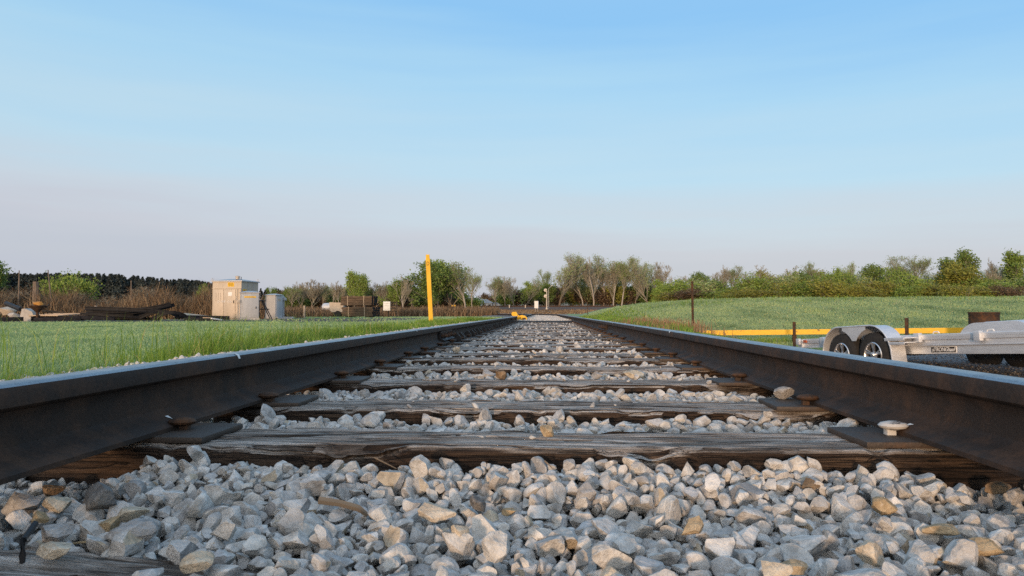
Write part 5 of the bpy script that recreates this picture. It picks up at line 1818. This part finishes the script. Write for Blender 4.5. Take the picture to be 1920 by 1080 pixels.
MB().box((.58, 0, 4.05), (.32, .16, .1), bev=.03).build('lamp_head', M['cab_roof'], e)
p = at(1101.5, 588, 62); 
b = MB(); b.tube([(0, 0, -.1), (.0, 0, 1.0)], .03, 6)
put_obj(b, 'marker_stake', M['rust'], Vector((p.x, p.y, at(1101, 588, 62).z)), 'thin dark stake standing at the low end of the grass bank', 'stake', 'marker stakes')
for px, lab in ((955, 'short white marker stake beside the main line, nearer the house'), (985, 'short white marker stake beside the main line, nearer the signal box')):
    p = at(px, 576, 125); b = MB(); b.box((0, 0, .15), (.13, .1, .5), bev=.01); put_obj(b, 'marker_stake', M['mast'], p, lab, 'stake', 'marker stakes')
p = at(850, 577, 105); zb_ = p.z
e = empty('yellow_marker', (p.x, p.y, zb_ - .1), 0, 'small twin-plate yellow marker in the reeds past the yellow post', 'marker')
for x_ in (-.18, .22): MB().lathe([(.02, 0), (.15, 0), (.15, .02), (.02, .03)], 10, Matrix.Translation((x_, 0, .38)) @ Matrix.Rotation(R(90), 4, 'X')).build('plate', M['yellow'], e)
MB().tube([(.02, .03, -.4), (.02, .03, .42)], .03, 6).build('post', M['plank_brown'], e)

# ------------------------------------------------------------------ house
p = at(908, 576.5, 165); zb_ = p.z - .15
e = empty('house', (p.x, p.y, zb_), R(10), 'low white house with a grey hipped roof beyond the main line', 'house')
W_, D_, H_ = 3.6, 3.2, 1.15
b = MB(); b.box((0, D_ / 2, H_ / 2), (W_, D_, H_)); b.build('wall', M['siding'], e)
X, y0, y1, z = W_ / 2 + .25, -.25, D_ + .25, H_
b = MB(); b.add([(-X, y0, z), (X, y0, z), (X, y1, z), (-X, y1, z), (-X, y0, z + .08), (X, y0, z + .08), (X, y1, z + .08), (-X, y1, z + .08), (-.7, D_ / 2, z + .95), (.7, D_ / 2, z + .95)],
                [(0, 3, 2, 1), (0, 1, 5, 4), (1, 2, 6, 5), (2, 3, 7, 6), (3, 0, 4, 7), (4, 5, 9, 8), (5, 6, 9), (6, 7, 8, 9), (7, 4, 8)])
rf = b.build('roof', M['shingle'], e, sharp=15)
b = MB(); b.box((-.5, D_ / 2, z + .95), (.2, .2, .4)); b.build('chimney', M['concrete'], rf)
for x_ in (-1.2, 1.25):
    f_ = MB().box((x_, -.02, .62), (.6, .04, .55)).build('window', M['window'], e)
    b = MB(); b.box((x_, -.03, .91), (.7, .06, .06)); b.box((x_, -.03, .33), (.7, .06, .06)); b.build('frame', M['white'], f_)
b = MB(); b.box((.15, -.02, .45), (.42, .05, .9)); b.build('door', M['plank_brown'], e)
b = MB(); b.box((2.75, 1.6, .45), (1.6, 2.2, .9)); b.build('garage', M['siding'], e)
b = MB(); b.prism([(1.85, .9), (3.7, .9), (2.75, 1.4)], .4, 2.8); b.build('garage_roof', M['shingle'], e)
for px, top, w, lab in ((898.5, 566.5, 7, 'smaller dark cone-shaped evergreen in front of the white house'), (906.5, 563, 9, 'taller dark cone-shaped evergreen in front of the white house')):
    tree('conifer2', px, top, w, 160, 'bark_dark', 'needle', lab, 'evergreens at the house')

# ------------------------------------------------------------------ yellow beam, posts, barrel
pa = at(1312, 624.5, 19.6); pb_ = at(1850, 619, 17.4)
dv = pb_ - pa; L = dv.length
Mx = Matrix.Translation(pa) @ dv.to_track_quat('X', 'Z').to_matrix().to_4x4()
e = empty('yellow_beam', (0, 0, 0), 0, 'long chipped yellow steel beam running along the foot of the grass bank', 'beam')
b = MB()
pr = [(-.05, -.062), (.05, -.062), (.05, -.05), (-.03, -.05), (-.03, .05), (.05, .05), (.05, .068), (-.05, .068)]
vs = [(0, y, z) for y, z in pr] + [(L, y, z) for y, z in pr]
n = len(pr)
b.add(vs, [tuple(range(n))[::-1], tuple(range(n, 2 * n))] + [(i, (i + 1) % n, (i + 1) % n + n, i + n) for i in range(n)], Mx)
b.build('channel', M['yellow_worn'], e, sharp=20)
for t in (.3, 2.4, 4.6, 6.6):
    q = Mx @ Vector((t, .0, -.10)); zg = hz(q.x, q.y)
    MB().box((q.x, q.y, (zg + q.z) / 2), (.09, .09, max(.06, q.z - zg + .1))).build('support', M['rust'], e)


def u_post(px, y_top, d, base_py, lab, w=.075, lean=0):
    tp = at(px, y_top, d); bp = at(px, base_py, d)
    zg = min(hz(bp.x, bp.y), bp.z) - .1
    H = tp.z - zg
    o_ = empty('steel_post', (tp.x, tp.y, zg), R(-20), lab, 'post', 'rusty steel posts by the yellow beam')
    b = MB()
    pr = [(-w / 2, 0), (-w / 2 + .008, 0), (-w / 2 + .008, .024), (w / 2 - .008, .024), (w / 2 - .008, 0), (w / 2, 0), (w / 2, .032), (-w / 2, .032)]
    n = len(pr)
    b.add([(x, y, 0) for x, y in pr] + [(x + lean, y, H) for x, y in pr], [tuple(range(n)), tuple(range(n, 2 * n))[::-1]] + [(i, (i + 1) % n, (i + 1) % n + n, i + n) for i in range(n)])
    b.build('channel', M['rust'], o_, sharp=20)
    b = MB()
    k = 0
    while .15 + k * .055 < H - .04:
        z = H - .06 - k * .055; b.lathe([(.009, 0), (.008, .004)], 8, Matrix.Translation((lean * z / H, .0245, z)) @ Matrix.Rotation(R(90), 4, 'X')); k += 1
    b.build('bolt_hole_pattern', M['ink'], o_)
    return o_


u_post(1298.5, 527, 18.0, 622, 'tall thin dark post standing at the tapered end of the yellow beam', .055, -.01)
u_post(1489, 603.5, 17.0, 643, 'short perforated post in front of the yellow beam before the trailer', .07)
u_post(1700, 596, 16.0, 640, 'short perforated post in front of the yellow beam behind the trailer deck', .075)

p = at(1845, 600, 15.9); zg = hz(p.x, p.y)
e = empty('rusty_barrel', (p.x, p.y, zg), 0, 'open rusty brown oil barrel standing behind the trailer', 'barrel')
rb = .295; Hb = at(1845, 585.5, 15.9).z - zg
b = MB(); prof = [(rb - .01, 0), (rb + .008, .01), (rb, .03), (rb, Hb * .31), (rb + .012, Hb * .335), (rb, Hb * .36), (rb, Hb * .63), (rb + .012, Hb * .655), (rb, Hb * .68), (rb, Hb * .93), (rb + .009, Hb * .945), (rb, Hb * .96), (rb + .01, Hb * .985), (rb + .008, Hb), (rb - .012, Hb), (rb - .014, Hb * .2)]
b.lathe(prof, 36); b.build('drum', M['rust'], e)
pr = MB().lathe([(rb + .001, Hb * .97), (rb + .014, Hb * .98), (rb + .014, Hb * 1.005), (rb - .005, Hb * 1.006)], 36).build('rim', M['rust'], e)

# ------------------------------------------------------------------ trailer
D0 = 11.4
P_near = at(1920, 622, D0 * .785); P_mid = at(1700, 628, D0 * .985); P_far = at(1497, 637.5, D0 * 1.19)
ax = (P_near - P_far); 
axn = ax.normalized()
up = Vector((0, 0, 1)); sidev = axn.cross(up).normalized()   # points toward +X side? fixed below
if sidev.x < 0: sidev = -sidev
sidev = (sidev + Vector((0, 0, .026))).normalized()   # the yard slopes: the trailer stands a little higher on its far wheels
upv = sidev.cross(axn); 
if upv.z < 0: upv = -upv
# local frame: x along axis (toward the near end), y away from the track (sidev), z up; origin on deck edge line at P_mid
Mt = Matrix(((axn.x, sidev.x, upv.x, P_mid.x), (axn.y, sidev.y, upv.y, P_mid.y), (axn.z, sidev.z, upv.z, P_mid.z), (0, 0, 0, 1)))
te = empty('car_trailer', P_mid, 0, 'aluminium tandem-axle car trailer with rounded fenders, parked on the cinder yard', 'trailer')
te.matrix_world = Mt
tsc = 1.0
WD = 2.55      # deck width between outer edges
XB, XF = -2.75, 3.2   # far end, near end of the side rail


def tb(b, name, m, parent=te, sharp=30):
    return b.build(name, m, parent, sharp=sharp)


DH = .085   # height of one rail band
for ys, nm in ((0, 1), (WD, -1)):
    s_ = nm
    b = MB()
    b.box(((XB + XF) / 2, ys + s_ * .03, -.045), (XF - XB, .06, .085), bev=.006)     # upper band
    b.box(((XB + XF) / 2, ys + s_ * .055, -.125), (XF - XB, .05, .075), bev=.004)    # web
    b.box(((XB + XF) / 2, ys + s_ * .028, -.166), (XF - XB, .056, .010))             # lower lip
    tb(b, 'side_rail', M['alu'])
    b = MB(); b.box((1.75, ys + s_ * .075, -.235), (5.2, .06, .13), bev=.005); tb(b, 'frame_beam', M['alu'])
b = MB()
for k in range(8): b.box(((XB + XF) / 2, .12 + k * .26, -.03), (XF - XB, .25, .03))
b.build('deck_plank', M['alu'], te)
b = MB()
for k in range(8): b.box((XB + .3 + k * .78, WD / 2, -.11), (.06, WD - .2, .1))
b.build('crossmember_frame', M['alu'], te)
# stake pockets
for x in (-2.05, -1.45, .26, 1.36, 2.34, 2.95):
    b = MB()
    for (c_, s_) in (((x - .045, -.03, -.05), (.014, .062, .14)), ((x + .045, -.03, -.05), (.014, .062, .14)), ((x, -.056, -.05), (.10, .012, .14))): b.box(c_, s_, bev=.003)
    tb(b, 'stake_pocket', M['alu'])
# name plate
b = MB(); b.box((.66, .040, -.235), (.48, .008, .098), bev=.003); npz = tb(b, 'name_plate', M['cab_cream'])
npz.data.materials.clear(); npz.data.materials.append(M['white'])
b = MB(); b.box((.66, .0345, -.235), (.455, .004, .078), bev=.001); tb(b, 'plate_field', M['ink'], npz)
o = wall_text('sTRONGhaul', .082, 'lettering', M['white'], npz, (.66, .0310, -.235), 0, .3, .0012, .92)
# side splash plate after the fender with yellow reflector
b = MB(); b.box((2.62, -.006, -.235), (.1, .012, .09)); tb(b, 'reflector', M['sticker'])
b = MB(); b.lathe([(.014, 0), (.02, .03), (.012, .035)], 10, Matrix.Translation((2.98, -.06, -.06)) @ Matrix.Rotation(R(90), 4, 'X')); tb(b, 'marker_lamp', M['black'])

# wheels and fenders
WR = .365
WX = (-1.28, -.50)
WZ = -.30


def wheel(x, y, out):
    w = MB()
    Mw = Matrix.Translation((x, y, WZ)) @ Matrix.Rotation(R(90) * (1 if out < 0 else -1), 4, 'X')
    e_ = empty('wheel', (0, 0, 0), 0, parent=te)
    w.lathe([(.205, -.10), (.29, -.105), (.33, -.09), (WR - .004, -.07), (WR, -.03), (WR, .03), (WR - .004, .07), (.33, .09), (.29, .105), (.205, .10), (.20, .0)], 40, Mw)
    w.build('tyre', M['tyre'], e_)
    r_ = MB()
    r_.lathe([(.190, -.10), (.207, -.10), (.207, .102), (.196, .112), (.186, .10), (.178, .06), (.175, -.08)], 40, Mw)
    r_.build('rim', M['chrome'], e_)
    MB().lathe([(.01, -.02), (.18, -.02), (.18, .0), (.01, .0)], 32, Mw).build('rim_back', M['rim_dark'], e_)
    s_ = MB()
    for k in range(5):
        a = k * 2 * math.pi / 5 + .3
        for da in (-.13, .13):
            q0 = Vector((.035 * math.cos(a), .035 * math.sin(a), .075)); q1 = Vector((.185 * math.cos(a + da * 1.1), .185 * math.sin(a + da * 1.1), .088))
            dv_ = q1 - q0
            L4 = Matrix.Translation((q0 + q1) / 2) @ dv_.to_track_quat('X', 'Z').to_matrix().to_4x4()
            s_.box((0, 0, 0), (dv_.length, .028, .022), Mw @ L4, bev=.006)
    s_.lathe([(.02, .05), (.055, .06), (.052, .10), (.035, .125), (.02, .13)], 20, Mw)
    s_.build('spokes', M['chrome'], e_)
    return e_


for x in WX:
    wheel(x, -.13, -1); wheel(x, WD + .13, 1)
for x in WX: 
    b = MB().tube([(x, -.05, WZ), (x, WD + .05, WZ)], .035, 8); tb(b, 'axle', M['black'])


def fender(y0, y1, skirt_y):
    """arched sheet over both wheels with a teardrop infill between them"""
    b = MB()
    pts = []
    R_ = .455
    x0_, x1_ = WX
    cz = WZ + .02
    for a in np.linspace(205, 95, 14): pts.append((x0_ + R_ * math.cos(R(a)), cz + R_ * math.sin(R(a))))
    for a in np.linspace(88, 0, 14): pts.append((x1_ + R_ * math.cos(R(a)), cz + R_ * math.sin(R(a))))
    pts.append((x1_ + R_ + .012, cz - .14))
    th = .008
    n = len(pts)
    for k, (yy, off) in enumerate(((y0, 0), (y1, 0), (y0, -th), (y1, -th))):
        for i, (x, z) in enumerate(pts):
            mx = (x0_ + x1_) / 2
            cxx = x0_ if x < mx - .25 else (x1_ if x > mx + .25 else x)
            dx, dz = x - cxx, z - cz
            l = math.hypot(dx, dz) or 1
            b.v.append((x + dx / l * off, yy, z + dz / l * off))
    for i in range(n - 1):
        b.f += [(i, i + 1, n + i + 1, n + i), (2 * n + i, 3 * n + i, 3 * n + i + 1, 2 * n + i + 1), (i, 2 * n + i, 2 * n + i + 1, i + 1), (n + i, n + i + 1, 3 * n + i + 1, 3 * n + i)]
    b.f += [(0, n, 3 * n, 2 * n), (n - 1, 3 * n - 1, 4 * n - 1, 2 * n - 1)]
    f_ = tb(b, 'fender', M['alu'])
    # rolled lip along the outer edge
    lip = MB()
    lip.tube([(x, skirt_y, z) for x, z in pts], .013, 6)
    lip.build('lip', M['alu'], f_)
    # teardrop infill between the wheels
    g_ = MB()
    mx = (x0_ + x1_) / 2
    topz = cz + R_ - .002
    poly = [(x0_ + .10, topz - .012)]
    for a in np.linspace(76, 32, 8): poly.append((x0_ + (R_ - .055) * math.cos(R(a)), cz + (R_ - .055) * math.sin(R(a))))
    for a in np.linspace(148, 104, 8): poly.append((x1_ + (R_ - .055) * math.cos(R(a)), cz + (R_ - .055) * math.sin(R(a))))
    poly.append((x1_ - .10, topz - .012))
    g_.prism(poly, skirt_y - .003, skirt_y + .003)
    g_.build('infill', M['alu'], f_)
    return f_


fender(.0, -.27, -.262)
fender(WD, WD + .27, WD + .262)
# inner face of the far fender (closed box side seen over the deck)
b = MB()
R_ = .45; pts = []
for a in np.linspace(180, 95, 12): pts.append((WX[0] + R_ * math.cos(R(a)), WZ + .02 + R_ * math.sin(R(a))))
for a in np.linspace(85, 0, 12): pts.append((WX[1] + R_ * math.cos(R(a)), WZ + .02 + R_ * math.sin(R(a))))
pts = [q for q in pts if q[1] > -.03]
pts = [(pts[0][0], -.03)] + pts + [(pts[-1][0], -.03)]
b.prism(pts, WD - .012, WD - .002)
tb(b, 'fender_inner_panel', M['alu'])
b = MB(); b.prism(pts, .002, .012); tb(b, 'fender_inner_panel', M['alu'])
# step plates behind the near fender
b = MB(); b.box((.04, -.14, -.045), (.42, .26, .02), bev=.004); b.box((.04, -.265, -.06), (.42, .014, .05), bev=.003); tb(b, 'step', M['alu'])
b = MB(); b.box((.08, -.16, -.115), (.34, .22, .018), bev=.004); b.box((.08, -.265, -.125), (.34, .012, .04), bev=.003); tb(b, 'step', M['alu'])
# far end: ramp latch and tail lights
b = MB(); b.box((XB - .03, WD / 2, -.09), (.06, WD, .16), bev=.006); tb(b, 'tail_beam', M['alu'])
b = MB(); b.box((XB - .12, .1, -.10), (.16, .12, .10), bev=.02); b.box((XB - .05, -.04, -.05), (.1, .05, .12), bev=.01); tb(b, 'ramp_latch', M['alu'])
b = MB(); b.box((XB + .12, -.012, -.05), (.1, .02, .05), bev=.006); tb(b, 'tail_lamp', M['red_ink'])
for x in (.55, 1.5):
    b = MB(); b.tube([(x - .06, .04, .006), (x - .04, .04, .03), (x + .04, .04, .03), (x + .06, .04, .006)], .010, 6); tb(b, 'tie_down', M['white'])
# near end: front rail and drawbar
b = MB(); b.box((XF + .03, WD / 2, -.09), (.06, WD, .17), bev=.006); tb(b, 'front_beam', M['alu'])
b = MB(); b.tube([(XF, .35, -.2), (XF + 1.15, WD / 2, -.2)], .05, 6); b.tube([(XF, WD - .35, -.2), (XF + 1.15, WD / 2, -.2)], .05, 6); tb(b, 'drawbar', M['alu'])
b = MB(); b.tube([(XF + .95, WD / 2, -.75), (XF + .95, WD / 2, .2)], .035, 8); tb(b, 'jack', M['black'])

# ------------------------------------------------------------------ sun and sky
SUN_AZ, SUN_EL = R(-14), R(5)      # azimuth from -Y toward +X
sd = Vector((math.sin(SUN_AZ) * math.cos(SUN_EL), -math.cos(SUN_AZ) * math.cos(SUN_EL), math.sin(SUN_EL)))
sl = bpy.data.lights.new('sun', 'SUN')
sl.energy = 2.0; sl.angle = R(4.0); sl.color = (.74, .49, .30)
so = link(bpy.data.objects.new('sun', sl)); so.rotation_euler = sd.to_track_quat('Z', 'Y').to_euler()
w = bpy.data.worlds.new('World'); scene.world = w; w.use_nodes = True
nt = w.node_tree; N = nt.nodes; Lk = nt.links
bg = N['Background']; bg.inputs['Strength'].default_value = SKY_STRENGTH = 0.15
sky = N.new('ShaderNodeTexSky'); sky.sky_type = 'NISHITA'; sky.sun_disc = False
sky.sun_elevation = SUN_EL; sky.sun_rotation = math.atan2(sd.x, sd.y); sky.altitude = 100; sky.air_density = 1.0; sky.dust_density = 1.2; sky.ozone_density = 2.0
# morning haze band low over the horizon, blended into the sky by elevation
def lin(h):
    c = [int(h[i:i + 2], 16) / 255 for i in (0, 2, 4)]
    return tuple(x / 12.92 if x <= .04045 else ((x + .055) / 1.055) ** 2.4 for x in c)


tc = N.new('ShaderNodeTexCoord'); sep = N.new('ShaderNodeSeparateXYZ'); Lk.new(tc.outputs['Generated'], sep.inputs[0])
mp = N.new('ShaderNodeMapping'); mp.inputs['Scale'].default_value = (1.2, 1.2, 14); mp.inputs['Rotation'].default_value = (0, R(2.5), 0); Lk.new(tc.outputs['Generated'], mp.inputs[0])
ns = N.new('ShaderNodeTexNoise'); ns.inputs['Scale'].default_value = 1.6; ns.inputs['Detail'].default_value = 5; Lk.new(mp.outputs[0], ns.inputs['Vector'])
m1 = N.new('ShaderNodeMath'); m1.operation = 'MULTIPLY_ADD'; Lk.new(ns.outputs[0], m1.inputs[0]); m1.inputs[1].default_value = .13
m0 = N.new('ShaderNodeMath'); m0.operation = 'MULTIPLY_ADD'; Lk.new(sep.outputs[0], m0.inputs[0]); m0.inputs[1].default_value = .06; Lk.new(sep.outputs[2], m0.inputs[2]); Lk.new(m0.outputs[0], m1.inputs[2])
m2 = N.new('ShaderNodeMath'); m2.operation = 'SUBTRACT'; Lk.new(m1.outputs[0], m2.inputs[0]); m2.inputs[1].default_value = .065
rp = N.new('ShaderNodeValToRGB'); Lk.new(m2.outputs[0], rp.inputs[0])
ST = [(0.0, 'BFC4D6'), (.05, 'C3C7D5'), (.09, 'CACCD8'), (.13, 'CBD6E2'), (.20, 'BFDDEF'), (.29, 'ADD8F4'), (.40, '90C8F6'), (.62, 'A4CCF4'), (1.0, 'ABCFF2')]
K = 1 / (SKY_STRENGTH * 2.0)
el_ = rp.color_ramp.elements
while len(el_) < len(ST): el_.new(.5)
for i, (pp_, h_) in enumerate(ST):
    el_[i].position = pp_; el_[i].color = (*[x * K for x in lin(h_)], 1)
mxs = N.new('ShaderNodeMix'); mxs.data_type = 'RGBA'; mxs.inputs[0].default_value = .9
Lk.new(sky.outputs[0], mxs.inputs[6]); Lk.new(rp.outputs[0], mxs.inputs[7])
# warm glow of the low sun behind the camera
dt = N.new('ShaderNodeVectorMath'); dt.operation = 'DOT_PRODUCT'; Lk.new(tc.outputs['Generated'], dt.inputs[0]); dt.inputs[1].default_value = sd
gl = N.new('ShaderNodeValToRGB'); Lk.new(dt.outputs['Value'], gl.inputs[0])
ge = gl.color_ramp.elements; ge.new(.5)
for i, (pp_, c_) in enumerate(((.05, (0, 0, 0)), (.55, (.7, .53, .36)), (1.0, (2.6, 1.9, 1.15)))): ge[i].position = pp_; ge[i].color = (*[x * K * .5 for x in c_], 1)
ad = N.new('ShaderNodeMix'); ad.data_type = 'RGBA'; ad.blend_type = 'ADD'; ad.inputs[0].default_value = 1.0
Lk.new(mxs.outputs[2], ad.inputs[6]); Lk.new(gl.outputs[0], ad.inputs[7])
Lk.new(ad.outputs[2], bg.inputs['Color'])
scene.view_settings.view_transform = 'Standard'
scene.view_settings.look = 'None'
scene.view_settings.exposure = 1.0
scene.view_settings.gamma = 1.0
scene.cycles.use_denoising = False
scene.cycles.max_bounces = 6
scene.cycles.transparent_max_bounces = 4
